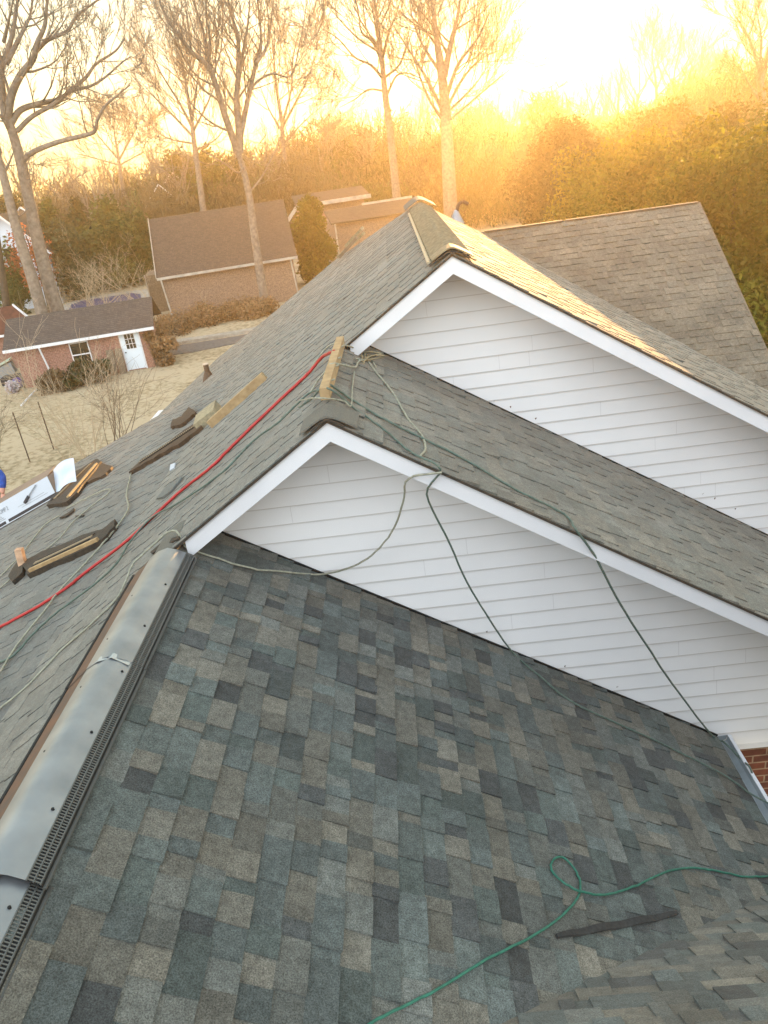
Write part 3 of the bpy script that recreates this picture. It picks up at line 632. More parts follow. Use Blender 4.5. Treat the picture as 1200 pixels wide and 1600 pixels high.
# curved white end flap, hinged at the right end
c1 = fr(0, .0); c2 = fr(0, fh) + ey * .22; V = []
for i in range(8):
    t = i / 7; off = -ex * (.36 * t) + n * (.07 * math.sin(t * 2.6)) + ey * .02 * t
    V += [c1 + off, c2 + off * (1, 1, .8)]
mb = MB(); mb.add(V, [(2 * i, 2 * i + 1, 2 * i + 3, 2 * i + 2) for i in range(7)])
flapm = mat('pale printed flap', (.62, .58, .62), .6, noise=5, col2=(.42, .56, .68)); mb.build('end_flap', flapm, car)
quad(.0, .82, .012, .052, .003, MT['ink'], 'print_band', car); quad(.87, 1.7, .012, .052, .003, MT['ink'], 'print_band', car)
def text(s, u, v, size, m, par, name='lettering'):
    cu = bpy.data.curves.new(name, 'FONT'); cu.body = s; cu.size = size; cu.extrude = .001
    tmp = bpy.data.objects.new('tmp', cu); S.collection.objects.link(tmp); bpy.context.view_layer.update()
    me = bpy.data.meshes.new_from_object(tmp.evaluated_get(bpy.context.evaluated_depsgraph_get())); bpy.data.objects.remove(tmp); bpy.data.curves.remove(cu)
    R = Matrix((tuple(-ex), tuple(fy / fh), tuple(fn))).transposed().to_4x4()
    me.transform(Matrix.Translation(Vector(fr(u, v, .004))) @ R @ Matrix.Diagonal((.62, 1, 1, 1))); me.materials.clear(); me.materials.append(m); me.name = name
    o = bpy.data.objects.new(name, me); S.collection.objects.link(o); o.parent = par; o.matrix_parent_inverse = Matrix.Translation(-parent_loc(par))
    return o
text('UST COMP 2', 1.04, .165, .085, MT['greyink'], car)
for k in range(4): quad(.85 + .02 * k, 1.5 - .05 * k, .075 + .022 * k, .083 + .022 * k, .003, MT['greyink'], 'fine_print', car)
quad(.10, .55, .10, .104, .003, MT['greyink'], 'fine_print', car); quad(.15, .60, .13, .134, .003, MT['greyink'], 'fine_print', car)
kn = thing('utility_knife', fr(.35, .2, .02), 'black handled knife with a grey blade lying on the printed carton side', 'knife')
MB().bar(fr(.47, .13, .02), fr(.37, .185, .02), .035, .02, up=fn).build('handle', MT['ink'], kn)
MB().bar(fr(.37, .185, .02), fr(.20, .27, .02), .014, .008, up=fn).build('blade', MT['greyink'], kn)

# the roofer at the left edge: crouching, only the sleeve and hand reach into the frame
def skin_figure(name, joints, edges, m, parent=None, **props):
    me = bpy.data.meshes.new(name); me.from_pydata([tuple(j[0]) for j in joints], edges, []); me.materials.append(m)
    o = bpy.data.objects.new(name, me); S.collection.objects.link(o)
    if parent is not None: o.parent = parent; o.matrix_parent_inverse = Matrix.Translation(-parent_loc(parent))
    md = o.modifiers.new('skin', 'SKIN'); md.use_smooth_shade = True
    for i, j in enumerate(joints): me.skin_vertices[0].data[i].radius = (j[1], j[1])
    me.skin_vertices[0].data[0].use_root = True
    sb = o.modifiers.new('sub', 'SUBSURF'); sb.levels = 1; sb.render_levels = 2
    for k, v in props.items(): o[k] = v
    return o
wr = aty(4, 772, 10.0); el = aty(3, 744, 10.12); sh = aty(-34, 716, 10.35)
hp = sh + (-.15, .25, -.5); ft = WS.p(hp[0] - .05, 10.5)
J = [(hp, .15), (hp + (.05, -.08, .22), .14), (sh + (-.12, .1, -.02), .15), (sh + (-.12, .08, .12), .06), (sh + (-.10, .02, .22), .09), (sh + (-.08, -.01, .31), .095),
     (sh, .07), (el, .052), (wr, .032), (sh + (-.38, .1, -.02), .07), (sh + (-.42, -.05, -.27), .05), (sh + (-.3, -.25, -.42), .03),
     (hp + (.12, -.1, -.03), .1), (hp + (.25, -.35, .02), .075), (WS.p(hp[0] + .2, hp[1] - .25, .08), .05), (WS.p(hp[0] + .25, hp[1] - .42, .04), .04),
     (hp + (-.14, -.1, -.03), .1), (hp + (-.2, -.38, .0), .075), (WS.p(hp[0] - .25, hp[1] - .2, .08), .05), (WS.p(hp[0] - .25, hp[1] - .4, .04), .04)]
Ed = [(0, 1), (1, 2), (2, 3), (3, 4), (4, 5), (2, 6), (6, 7), (7, 8), (2, 9), (9, 10), (10, 11), (0, 12), (12, 13), (13, 14), (14, 15), (0, 16), (16, 17), (17, 18), (18, 19)]
per = skin_figure('person', J, Ed, MT['skin'], None, **T('roofer at the left frame edge in a blue sleeve, hand on the carton', 'person'))
slv = skin_figure('sleeve', [(sh + (-.05, 0, 0), .085), (sh * .5 + el * .5, .072), (el, .068), (el * .25 + wr * .75, .052)], [(0, 1), (1, 2), (2, 3)], MT['blue'], per)
skin_figure('shirt', [(hp + (0, 0, .05), .175), (hp + (.05, -.08, .24), .165), (sh + (-.12, .1, -.02), .175), (sh + (-.12, .09, .05), .1), (sh + (-.35, .1, -.02), .09), (sh + (-.42, -.03, -.24), .07)], [(0, 1), (1, 2), (2, 3), (2, 4), (4, 5)], MT['blue'], per)
jean = mat('grey work trousers', (.07, .075, .085), .85, noise=18)
for q0 in (12, 16):
    skin_figure('trouser_leg', [(J[0][0], .165), (J[q0][0], .118), (J[q0 + 1][0], .092), (J[q0 + 2][0] + (0, 0, .02), .07)], [(0, 1), (1, 2), (2, 3)], jean, per)
    skin_figure('boot', [(J[q0 + 2][0] + (0, 0, .0), .062), (J[q0 + 3][0], .055)], [(0, 1)], MT['brown'], per)
hh = J[5][0]; MB().tube(smooth_path([hh + (0, .02, -.05), hh + (0, .015, .03), hh + (0, .01, .085), hh + (0, 0, .105)]), [.098, .104, .106, .106, .105, .10, .098, .092, .088, .08, .075, .07, .064, .05, .04, .03, .022, .015, .01][:19], 14).build('hair', MT['ink'], per, smooth=True)
hd = wr + (.0, -.01, -.06); fing = []
MB().tube([wr, hd, hd + (.0, 0, -.03)], [.028, .042, .03], 10).build('palm', MT['skin'], per, smooth=True)
for k in range(5):
    off = np.array([(k - 2) * .019, -.01, 0]); Lk = (.055, .07, .078, .072, .05)[k]
    s0 = hd + off + (0, 0, -.02); 
    if k == 4: s0 = hd + (.035, -.01, .0)
    MB().tube(smooth_path([s0, s0 + (.004, -.012, -Lk * .5), s0 + (.0, .004, -Lk)], 3), [.0095, .0095, .009, .009, .0085, .008, .007], 7).build('finger', MT['skin'], per, smooth=True)


# ------------------------------------------------------------------ trees
def tubes(paths, sides_big=7, rsplit=.05):
    """paths: list of (points Nx3, radii N). One vertex/face array with few-sided tubes for twigs."""
    V = []; F = []; n = 0
    for P, R in paths:
        P = np.asarray(P, float); R = np.asarray(R, float); s = sides_big if R[0] > rsplit else (4 if R[0] > .02 else 3)
        d = np.gradient(P, axis=0); d /= np.linalg.norm(d, axis=1)[:, None] + 1e-9
        ref = np.array([0, 0, 1.0]) if abs(d[0][2]) < .8 else np.array([1.0, 0, 0])
        u = np.cross(d, ref); u /= np.linalg.norm(u, axis=1)[:, None] + 1e-9; v = np.cross(u, d)
        a = np.arange(s) * 2 * math.pi / s
        ring = P[:, None, :] + R[:, None, None] * (np.cos(a)[None, :, None] * u[:, None, :] + np.sin(a)[None, :, None] * v[:, None, :])
        V.append(ring.reshape(-1, 3)); k = len(P)
        i = np.arange(k - 1)[:, None] * s; j = np.arange(s)[None, :]; j2 = (j + 1) % s
        F.append((np.stack([i + j, i + j2, i + s + j2, i + s + j], -1).reshape(-1, 4)) + n); n += k * s
    return np.concatenate(V), np.concatenate(F)
def grow(out, p, d, L, r, depth, rg, up=.12, wig=.16, kids=5, ang=(25, 50), ratio=.62, rmin=.006, segs=6):
    pts = [p]; rad = [r]; dd = d / np.linalg.norm(d); step = L / segs; dirs = [dd]
    for i in range(segs):
        dd = dd + rg.normal(0, wig, 3) + np.array([0, 0, up]); dd /= np.linalg.norm(dd)
        pts.append(pts[-1] + dd * step); rad.append(max(rmin * .6, r * (1 - .75 * (i + 1) / segs))); dirs.append(dd)
    out.append((pts, rad))
    if depth <= 0: return
    for k in range(kids):
        t = (.25 + .75 * (k + rg.random()) / kids) * segs; i = min(int(t), segs - 1); f = t - i
        q = pts[i] * (1 - f) + pts[i + 1] * f; rr = rad[i] * (1 - f) + rad[i + 1] * f
        a = math.radians(rg.uniform(*ang)); ax = rg.normal(0, 1, 3); ax -= dirs[i] * np.dot(ax, dirs[i]); ax /= np.linalg.norm(ax) + 1e-9
        nd = dirs[i] * math.cos(a) + ax * math.sin(a)
        grow(out, q, nd, L * ratio * rg.uniform(.7, 1.1) * (1 - .35 * t / segs), max(rmin, rr * .6), depth - 1, rg, up, wig, kids, ang, ratio, rmin, max(3, segs - 1))
def twigs_on(out, path, rad, rg, n, L, depth, **kw):
    path = np.asarray(path); m = len(path)
    for k in range(n):
        t = (.12 + .88 * (k + rg.random()) / n) * (m - 1); i = min(int(t), m - 2); f = t - i
        q = path[i] * (1 - f) + path[i + 1] * f; d0 = path[i + 1] - path[i]; d0 /= np.linalg.norm(d0)
        a = math.radians(rg.uniform(30, 65)); ax = rg.normal(0, 1, 3); ax -= d0 * np.dot(ax, d0); ax /= np.linalg.norm(ax)
        grow(out, q, d0 * math.cos(a) + ax * math.sin(a), L * rg.uniform(.6, 1.15), max(.012, rad[i] * .4), depth, rg, **kw)
def limb(pts2, y0, dy=0.0):                       # limbs laid out in the tree's own plane, leaning in depth by dy
    n = len(pts2); return smooth_path([aty(x, y, y0 + dy * i / max(1, n - 1)) for i, (x, y) in enumerate(pts2)], 4)
GT = 'tall bare trees behind the yard'
def limb_tree(base2, y0, trunk, r0, limbs, seed, label, tw=(7, 3.0, 2), bark='bark', group=GT, rt=.5):
    rg = np.random.default_rng(seed); tp = limb(trunk, y0); b = tp[0].copy(); b[2] = GZ - .05
    tp = np.vstack([b[None], tp]) if tp[0][2] > GZ + .2 else tp
    o = thing('bare_tree', (b[0], b[1], GZ), label, 'tree', group)
    V, F = tubes([(tp, np.linspace(r0, r0 * rt, len(tp)))], 14); npmesh('trunk', V, F, MT[bark], o, smooth=True)
    out = []
    for pts2, dy, r, tn in limbs:
        P = limb(pts2, y0, dy); R = np.linspace(r, r * .22, len(P)); out.append((P, R))
        twigs_on(out, P, R, rg, int(tn * 1.2), tw[1] * 1.25, 3 if y0 < 60 else 2, kids=4 if y0 < 60 else 7, up=.11, wig=.10, ang=(16, 38), ratio=.70, rmin=.009 + y0 * .00011)
    V, F = tubes(out); npmesh('crown', V, F, MT[bark], o)
    return o
limb_tree(None, 44, [(93, 497), (76, 440), (60, 380), (45, 310), (33, 255), (22, 215), (12, 185)], .41, [
    ([(12, 190), (4, 150), (1, 110), (12, 80), (22, 40), (30, -20)], 1, .26, 7),
    ([(12, 185), (18, 150), (32, 118), (52, 92), (58, 68), (70, 40), (73, 10), (80, -30)], -1.5, .22, 8),
    ([(58, 78), (75, 62), (105, 48), (120, 25), (150, 2), (175, -20)], -1, .12, 7),
    ([(18, 192), (32, 172), (60, 162), (92, 155), (112, 140), (135, 120), (150, 100), (180, 80), (195, 60)], 2.5, .17, 10),
    ([(26, 205), (50, 182), (80, 165), (110, 143), (140, 135), (165, 120), (190, 98), (205, 88)], 1.2, .13, 8),
    ([(36, 252), (50, 238), (90, 222), (130, 212), (148, 205), (152, 188), (165, 165), (182, 150), (203, 133)], -2, .15, 3),
    ([(10, 100), (25, 70), (40, 40), (48, 20), (52, -20)], 2, .14, 6),
    ([(6, 65), (14, 30), (24, -15)], -2, .10, 4),
    ([(16, 205), (4, 185), (-20, 160)], -1, .14, 3)], 5, 'big bare tree, right trunk of the leftmost pair, with a long elbowed low limb', tw=(7, 2.4, 2))
limb_tree(None, 43, [(68, 497), (52, 440), (36, 390), (20, 335), (8, 285), (-4, 240)], .35, [
    ([(-4, 240), (-20, 180), (-30, 120)], 0, .25, 5), ([(4, 275), (14, 255), (24, 230)], 2, .09, 4), ([(22, 345), (40, 330), (50, 318)], 1, .05, 3)], 6,
    'big bare tree at the left edge, left trunk of the pair leaning out of frame', tw=(5, 2.0, 2))
limb_tree(None, 52, [(417, 492), (407, 430), (398, 370), (390, 310), (380, 265), (374, 245)], .31, [
    ([(374, 245), (362, 210), (350, 175), (338, 135), (326, 105), (300, 82), (285, 62), (262, 30), (245, -10)], -2, .24, 11),
    ([(345, 155), (332, 118), (325, 90), (318, 50), (308, 20), (296, -15)], 2, .16, 9),
    ([(326, 105), (328, 60), (322, 25), (324, -20)], 0, .11, 6),
    ([(375, 240), (373, 200), (370, 160), (372, 120), (372, 60), (362, 25), (352, -20)], 1, .24, 10),
    ([(372, 130), (382, 70), (388, 30), (392, -20)], -1, .12, 7),
    ([(376, 215), (386, 165), (400, 100), (408, 65), (405, 25), (402, -20)], 2, .16, 9),
    ([(400, 100), (418, 70), (424, 30), (430, -20)], 3, .11, 7),
    ([(385, 175), (395, 135), (425, 115), (455, 118), (470, 60), (480, 0)], 3, .10, 8),
    ([(380, 262), (372, 270), (350, 255), (325, 240), (300, 225)], -3, .07, 5),
    ([(390, 300), (410, 275), (430, 235), (450, 190)], 3, .07, 5)], 8, 'tall bare tree in front of the garage with a forked trunk', tw=(6, 3.0, 2))
limb_tree(None, 74, [(622, 330), (616, 270), (610, 210), (604, 165), (600, 130), (597, 95)], .40, [
    ([(597, 100), (592, 60), (588, 20), (582, -20)], 0, .25, 8), ([(600, 125), (580, 102), (555, 90), (530, 62), (505, 45)], -2, .14, 8),
    ([(596, 95), (582, 65), (565, 50), (560, 20), (552, -15)], 2, .14, 7), ([(598, 90), (608, 50), (620, 20), (628, -10)], 2, .14, 7),
    ([(604, 150), (620, 118), (640, 115), (655, 122)], 1, .12, 5), ([(600, 142), (575, 140), (555, 155), (530, 168)], -1, .10, 5), ([(603, 120), (625, 100), (640, 60), (655, 30)], 3, .12, 7),
    ([(590, 80), (560, 60), (530, 30), (510, 5)], 1, .10, 6)], 9, 'slim tall bare tree seen above the white peak, left of the sun', tw=(6, 4.0, 2))
limb_tree(None, 70, [(704, 330), (700, 250), (697, 190), (693, 140), (688, 100)], .62, [
    ([(688, 100), (682, 60), (678, 20), (676, -20)], 0, .32, 8), ([(694, 120), (704, 70), (714, 30), (722, -20)], 1, .28, 9), ([(698, 150), (716, 100), (745, 62), (765, 20)], -2, .18, 8),
    ([(697, 185), (680, 150), (662, 115), (640, 80), (615, 40)], 2, .2, 9), ([(690, 185), (668, 150), (648, 95), (640, 60)], -2, .14, 7), ([(700, 165), (725, 120), (755, 90), (790, 75)], 3, .14, 8),
    ([(700, 190), (735, 160), (770, 130), (795, 110)], -3, .12, 8), ([(700, 175), (740, 135), (768, 95)], 1, .12, 8), ([(686, 110), (660, 70), (645, 30), (640, 0)], 3, .14, 7)], 10,
    'broad bare tree glowing against the sun, right of the slim one', tw=(6, 4.0, 2))
limb_tree(None, 84, [(318, 330), (310, 270), (303, 220), (299, 180)], .34, [
    ([(299, 180), (292, 140), (285, 100), (280, 70)], 0, .2, 9), ([(301, 200), (280, 160), (255, 120), (240, 90)], -2, .15, 9), ([(303, 215), (270, 180), (240, 150), (222, 130)], 2, .14, 9),
    ([(305, 225), (260, 215), (232, 190)], -1, .1, 7), ([(302, 205), (325, 160), (340, 120)], 2, .14, 8), ([(300, 190), (308, 130), (312, 85)], -2, .14, 8), ([(306, 235), (340, 215), (360, 180)], 1, .1, 7)], 12,
    'rounded bare tree left of the forked tree', tw=(6, 4.2, 2))
limb_tree(None, 92, [(455, 330), (448, 270), (442, 220), (440, 185)], .34, [
    ([(440, 185), (432, 140), (428, 90), (425, 55)], 0, .18, 8), ([(441, 200), (462, 160), (480, 125), (490, 95)], 2, .16, 8), ([(442, 190), (455, 140), (458, 90), (470, 40)], -2, .15, 8),
    ([(440, 205), (420, 170), (405, 130)], 1, .13, 7), ([(444, 225), (475, 190), (510, 160)], -1, .1, 6)], 13, 'bare tree right of the forked tree, low sun behind it', tw=(6, 4.2, 2))
limb_tree(None, 120, [(196, 330), (190, 280), (185, 245)], .4, [
    ([(185, 245), (180, 215), (176, 190)], 0, .2, 10), ([(186, 250), (160, 220), (145, 200)], 2, .16, 9), ([(186, 250), (205, 215), (215, 198)], -2, .16, 9), ([(187, 258), (140, 245), (118, 240)], 1, .12, 8), ([(187, 258), (220, 240), (232, 235)], 1, .12, 8)], 14,
    'small rounded bare tree far off, between the leftmost trunks and the rounded tree', tw=(6, 4.0, 2))
limb_tree(None, 60, [(1215, 330), (1205, 240), (1196, 170), (1188, 120)], .3, [
    ([(1188, 120), (1178, 80), (1165, 50), (1150, 25)], 0, .14, 8), ([(1190, 130), (1200, 80), (1205, 30)], 2, .14, 7), ([(1196, 170), (1170, 130), (1155, 100)], -2, .1, 7), ([(1186, 110), (1190, 60), (1180, 10)], 1, .1, 6)], 15,
    'bare tree at the right frame edge above the evergreens', tw=(6, 2.6, 2))
limb_tree(None, 150, [(1030, 200), (1026, 150), (1024, 120)], .35, [
    ([(1024, 120), (1020, 95), (1018, 72)], 0, .2, 9), ([(1026, 140), (1040, 105), (1050, 82)], 2, .16, 8), ([(1026, 140), (1010, 110), (1005, 88)], 1, .16, 8), ([(1028, 150), (1062, 115), (1085, 90)], 1, .16, 9)], 16,
    'small bare tree on the far crest right of the sun', tw=(6, 5, 2))
limb_tree(None, 46, [(14, 520), (8, 460), (-2, 390), (-8, 340)], .26, [([(-8, 340), (-20, 280)], 0, .12, 4)], 17, 'thin reddish trunk at the very left edge beside the holly', tw=(5, 2, 1), bark='darkbark')

# leafy crowns: many small leaf faces in irregular clumps
def leafmat(name, c, tr=.35):
    return mat(name, c, .7, .25, trans=tr, attr='col')
def leaves(name, clumps, n, size, m, parent, seed, cols=((.8, 1.2),), stuff=None, flat_=.0, **props):
    rg = np.random.default_rng(seed); cl = np.array([c[:3] for c in clumps]); rd = np.array([c[3:6] if len(c) > 4 else (c[3],) * 3 for c in clumps])
    wt = (rd.prod(1)) ** .75; wt /= wt.sum(); idx = rg.choice(len(cl), n, p=wt)
    d = rg.normal(0, 1, (n, 3)); d /= np.linalg.norm(d, axis=1)[:, None]; rr = rg.random(n) ** .45
    rr *= 1 + .12 * rg.normal(0, 1, n)
    P = cl[idx] + d * rr[:, None] * rd[idx]
    a = rg.normal(0, 1, (n, 3)); a /= np.linalg.norm(a, axis=1)[:, None]; b = np.cross(a, rg.normal(0, 1, (n, 3))); b /= np.linalg.norm(b, axis=1)[:, None]
    s = size * rg.uniform(.6, 1.4, n)[:, None]; a = a * s; b = b * s * .55
    V = np.stack([P - a, P + b * .9 - a * .1, P + a, P - b], 1).reshape(-1, 3); F = np.arange(n * 4).reshape(-1, 4)
    ctone = rg.uniform(.7, 1.3, len(cl))[idx]; c = np.ones((n, 3)) * (ctone * rg.uniform(.75, 1.25, n))[:, None]
    c[:, 0] *= 1 + .25 * rg.random(n)
    return npmesh(name, V, F, m, parent, cols=c, **props)
def crown_clumps(c, rx, ry, rz, k, rs, seed):
    rg = np.random.default_rng(seed); out = []
    for i in range(k):
        d = rg.normal(0, 1, 3); d /= np.linalg.norm(d); f = rg.random() ** .4
        out.append((c[0] + d[0] * rx * f, c[1] + d[1] * ry * f, c[2] + d[2] * rz * f, rs * rg.uniform(.6, 1.3)))
    return out
LM = dict(ever=None)
mult = lambda name, base, tr: (lambda m: m)(leaf_colour(name, base, tr))
def leaf_colour(name, base, tr):
    m = bpy.data.materials.new(name); m.use_nodes = True; n = m.node_tree.nodes; l = m.node_tree.links; b = n['Principled BSDF']
    at_ = n.new('ShaderNodeAttribute'); at_.attribute_name = 'col'; vm = n.new('ShaderNodeVectorMath'); vm.operation = 'MULTIPLY'; vm.inputs[1].default_value = base
    l.new(at_.outputs['Vector'], vm.inputs[0]); l.new(vm.outputs[0], b.inputs['Base Color']); b.inputs['Roughness'].default_value = .6; b.inputs['Specular IOR Level'].default_value = .3
    t = n.new('ShaderNodeBsdfTranslucent'); l.new(vm.outputs[0], t.inputs[0]); ms = n.new('ShaderNodeMixShader'); ms.inputs[0].default_value = tr
    l.new(b.outputs[0], ms.inputs[1]); l.new(t.outputs[0], ms.inputs[2]); l.new(ms.outputs[0], n['Material Output'].inputs[0]); return m
LF = dict(ever=leaf_colour('evergreen leaf', (.062, .088, .022), .3), yellow=leaf_colour('yellow green leaf', (.105, .12, .014), .5), cypress=leaf_colour('cypress leaf', (.075, .10, .025), .3),
          dark=leaf_colour('dark evergreen leaf', (.035, .05, .02), .25), orange=leaf_colour('orange leaf', (.26, .10, .045), .4), dry=leaf_colour('dry brush', (.12, .095, .055), .2),
          tan=leaf_colour('dry grass leaf', (.24, .17, .09), .3), wood=leaf_colour('winter wood', (.075, .064, .042), .15), pine=leaf_colour('pine needle', (.06, .075, .03), .2))
def leafy_tree(x, y, h, rx, top, n, size, lf, label, seed, name='evergreen_tree', cat='tree', group=None, low=.15, k=26, zg=GZ, rt=.18):
    o = thing(name, (x, y, zg), label, cat, group); rg = np.random.default_rng(seed)
    P = smooth_path([(x, y, zg - .05), (x + rg.uniform(-.2, .2), y, zg + h * .5), (x, y, zg + h * .9)], 4)
    out = []; V, F = tubes([(P, np.linspace(rt, .04, len(P)))], 8); npmesh('trunk', V, F, MT['darkbark'], o)
    cz = zg + h * (low + (1 - low) / 2); cl = []
    for i in range(k):
        t = (i + rg.random()) / k; zz = zg + h * (low + (1 - low) * t)
        prof = {'cone': 1.05 - t, 'round': math.sqrt(max(.05, 1 - (2 * t - 1) ** 2)), 'oval': math.sqrt(max(.12, 1 - (1.7 * t - .85) ** 2))}[top]
        a = rg.uniform(0, 6.28); f = rx * prof * rg.uniform(.25, .85); s = rx * rg.uniform(.28, .5) * max(.35, prof)
        cl.append((x + math.cos(a) * f, y + math.sin(a) * f, zz, s, s, s * 1.1))
    cl.append((x, y, cz, rx * .5, rx * .5, h * (1 - low) * .42))
    leaves('crown', cl, n, size, LF[lf], o, seed)
    return o
GE = 'leafy evergreens right of the house'
for i, (px, y, ztop, rx, lf, lab) in enumerate([
    (1150, 22, 235, 3.2, 'yellow', 'yellow green leafy tree just beyond the rear wing, right frame edge'),
    (1060, 30, 215, 3.4, 'yellow', 'sunlit yellow green tree above the top right corner of the rear wing'),
    (1210, 30, 205, 3.4, 'ever', 'dark leafy tree cut by the right frame edge'),
    (965, 40, 225, 3.4, 'yellow', 'glowing leafy tree above the middle of the rear wing'),
    (1130, 44, 185, 4.4, 'ever', 'tall evergreen behind the sunlit yellow green tree'),
    (1040, 56, 180, 4.6, 'ever', 'hazy tall evergreen left of the tall one on the right'),
    (890, 58, 200, 4.2, 'dark', 'dim evergreen mass straight under the sun')]):
    x = ray(px, ztop)[0] / ray(px, ztop)[1] * y; ztop = ray(px, ztop)[2] / ray(px, ztop)[1] * y
    leafy_tree(x, y, ztop - GZ, rx, 'oval', 34000, .05 + y * .0013, lf, lab, 40 + i, group=GE, low=.03, k=34)

# left background evergreens and shrubs
def gx(px, py): p = ground(px, py); return p[0], p[1]
def at_y(px, y): r = ray(px, 400); return r[0] / r[1] * y
GB = 'evergreens beyond the pool'
for i, (px, y, h, rx, top, lf, n, lab) in enumerate([
    (95, 78, 8.6, 3.4, 'cone', 'cypress', 9000, 'bright green cypress right of the leftmost trunk pair'),
    (138, 82, 8.0, 3.8, 'cone', 'dark', 9000, 'dark conical evergreen beyond the pool'),
    (110, 74, 6.2, 4.4, 'round', 'dark', 9000, 'low dark evergreen mass behind the bare thicket'),
    (172, 76, 6.2, 4.2, 'round', 'ever', 9000, 'dark round evergreen left of the garage'),
    (60, 90, 9.6, 4.4, 'round', 'dark', 8000, 'far dark evergreen behind the orange leaves'),
    (208, 80, 7.6, 3.4, 'oval', 'ever', 7000, 'ragged evergreen against the garage corner'),
    (6, 72, 6.6, 4.0, 'round', 'ever', 8000, 'green bushy evergreen under the white house'),
    (330, 105, 11.5, 5, 'oval', 'ever', 8000, 'hazy evergreen rising behind the garage roof'),
    (385, 110, 11, 5, 'round', 'dark', 7000, 'dark hazy evergreen right of the one behind the garage')]):
    leafy_tree(at_y(px, y), y, h, rx, top, n, .10 + y * .0012, lf, lab, 60 + i, group=GB, low=.02)
x, y = gx(34, 492); leafy_tree(x, y, 4.0, 1.5, 'oval', 9000, .11, 'ever', 'dense holly bush between the left edge and the leftmost trunks', 80, name='holly_bush', cat='bush', low=.0)
x, y = gx(487, 452); leafy_tree(x, y + 3, 6.0, 2.0, 'oval', 16000, .13, 'yellow', 'golden green columnar evergreen at the garage right corner', 81, name='evergreen_shrub', cat='shrub', low=.0)
leafy_tree(at_y(50, 58), 58, 7.2, 1.9, 'round', 1500, .12, 'orange', 'small tree with orange and red leaves between the two big trunks', 82, name='maple_tree', low=.35)
# pale-leaved grass tufts and shrubs by the shed
def tuft(x, y, h, r, n, lf, label, seed, name='shrub', cat='shrub', group=None, size=.10):
    rg = np.random.default_rng(seed); o = thing(name, (x, y, GZ), label, cat, group); out = []
    for k in range(14): grow(out, np.array([x + rg.normal(0, r * .3), y + rg.normal(0, r * .3), GZ]), np.array([rg.normal(0, .5), rg.normal(0, .5), 1]), h * .8, .02, 1, rg, kids=3, rmin=.006, segs=4)
    V, F = tubes(out); npmesh('stems', V, F, MT['twig'], o)
    leaves('foliage', crown_clumps((x, y, GZ + h * .5), r, r, h * .42, 12, r * .45, seed), n, size, LF[lf], o, seed)
x, y = gx(255, 572); tuft(x, y + .4, 2.3, .75, 5000, 'tan', 'dry ornamental grass clump at the right end of the shed', 90)
x, y = gx(120, 607); tuft(x, y + .3, 1.1, .9, 3500, 'dark', 'dark low shrub under the shed window', 91)
x, y = gx(150, 601); tuft(x + .1, y + .3, 1.2, .7, 3500, 'dark', 'dark low shrub between the window and the leaning boards', 92)
x, y = gx(82, 615); tuft(x, y + .3, 1.0, .8, 2500, 'dry', 'brown thin shrub at the left part of the shed wall', 93)
x, y = gx(98, 470); tuft(x + .3, y + 2, 1.6, .8, 3000, 'tan', 'round dry shrub behind the right trunk of the pair', 94)
for i, (px, py) in enumerate([(250, 530), (285, 516), (320, 512), (355, 506), (385, 500)]):
    x, y = gx(px, py); tuft(x, y + 1.8, .42 + .12 * (i % 2), 1.7, 5200, 'tan', ['dry brush patch at the shed corner', 'low dry brush under the garage downspout', 'dry brush in front of the garage wall, left of its middle', 'dry brush against the garage wall middle', 'dry brush at the foot of the forked tree'][i], 95 + i, name='brush_patch', cat='brush', size=.085)

def thicket(base, h, r, nst, seed, label, m='paletwig', spread=.5, depth=2, kids=4, name='bare_shrub', thick=.03, group='bare multi-stemmed shrubs', lean=(0, 0)):
    rg = np.random.default_rng(seed); x, y = base; o = thing(name, (x, y, GZ), label, 'shrub', group); st = []; tw = []
    for k in range(nst):
        a = rg.uniform(0, 6.28); d = np.array([math.cos(a) * spread * rg.random() + lean[0], math.sin(a) * spread * rg.random() + lean[1], 1.0]); tmp = []
        grow(tmp, np.array([x + rg.normal(0, r), y + rg.normal(0, r), GZ - .05]), d, h * rg.uniform(.7, 1.1), thick * rg.uniform(.6, 1.1), depth, rg, up=.05, wig=.12, kids=kids, rmin=.006)
        st.append(tmp[0]); tw += tmp[1:]
    V, F = tubes(st); npmesh('stems', V, F, MT[m], o); V, F = tubes(tw); npmesh('twigs', V, F, MT[m], o)
thicket((gx(140, 735)[0] + .0, gx(140, 735)[1]), 3.4, .35, 16, 101, 'bare many-stemmed shrub behind the left eave, filling the near yard', thick=.022)
thicket((gx(180, 722)[0], gx(180, 722)[1] + 1), 3.2, .3, 12, 102, 'bare shrub with upright stems just right of the larger bare shrub', thick=.02, m='twig')
thicket((gx(2, 742)[0], gx(2, 742)[1]), 2.6, .2, 10, 103, 'reddish bare shrub at the left edge above the carton', m='darkbark', thick=.02)
thicket((gx(108, 700)[0], gx(108, 700)[1] + .5), 4.6, .25, 10, 104, 'pale arching bare shrub leaning left in front of the shed downspout', lean=(-.75, .35), spread=.35, thick=.024)
thicket((at_y(140, 54), 54), 4.6, .5, 8, 105, 'tangled bare crape myrtle beyond the shed roof', depth=3, thick=.04, spread=1.0)
thicket((at_y(112, 56), 56), 3.8, .6, 8, 106, 'lower tangled bare thicket left of the crape myrtle', depth=3, thick=.035, spread=1.2)
thicket((at_y(228, 53), 53), 6.0, .3, 4, 107, 'leaning bare sapling clump at the garage corner', depth=3, thick=.05, lean=(-.75, .1), spread=.4)
thicket((at_y(330, 58), 52.6), 2.4, .05, 1, 108, 'thin bare sapling against the garage wall', depth=2, thick=.02, spread=.2)

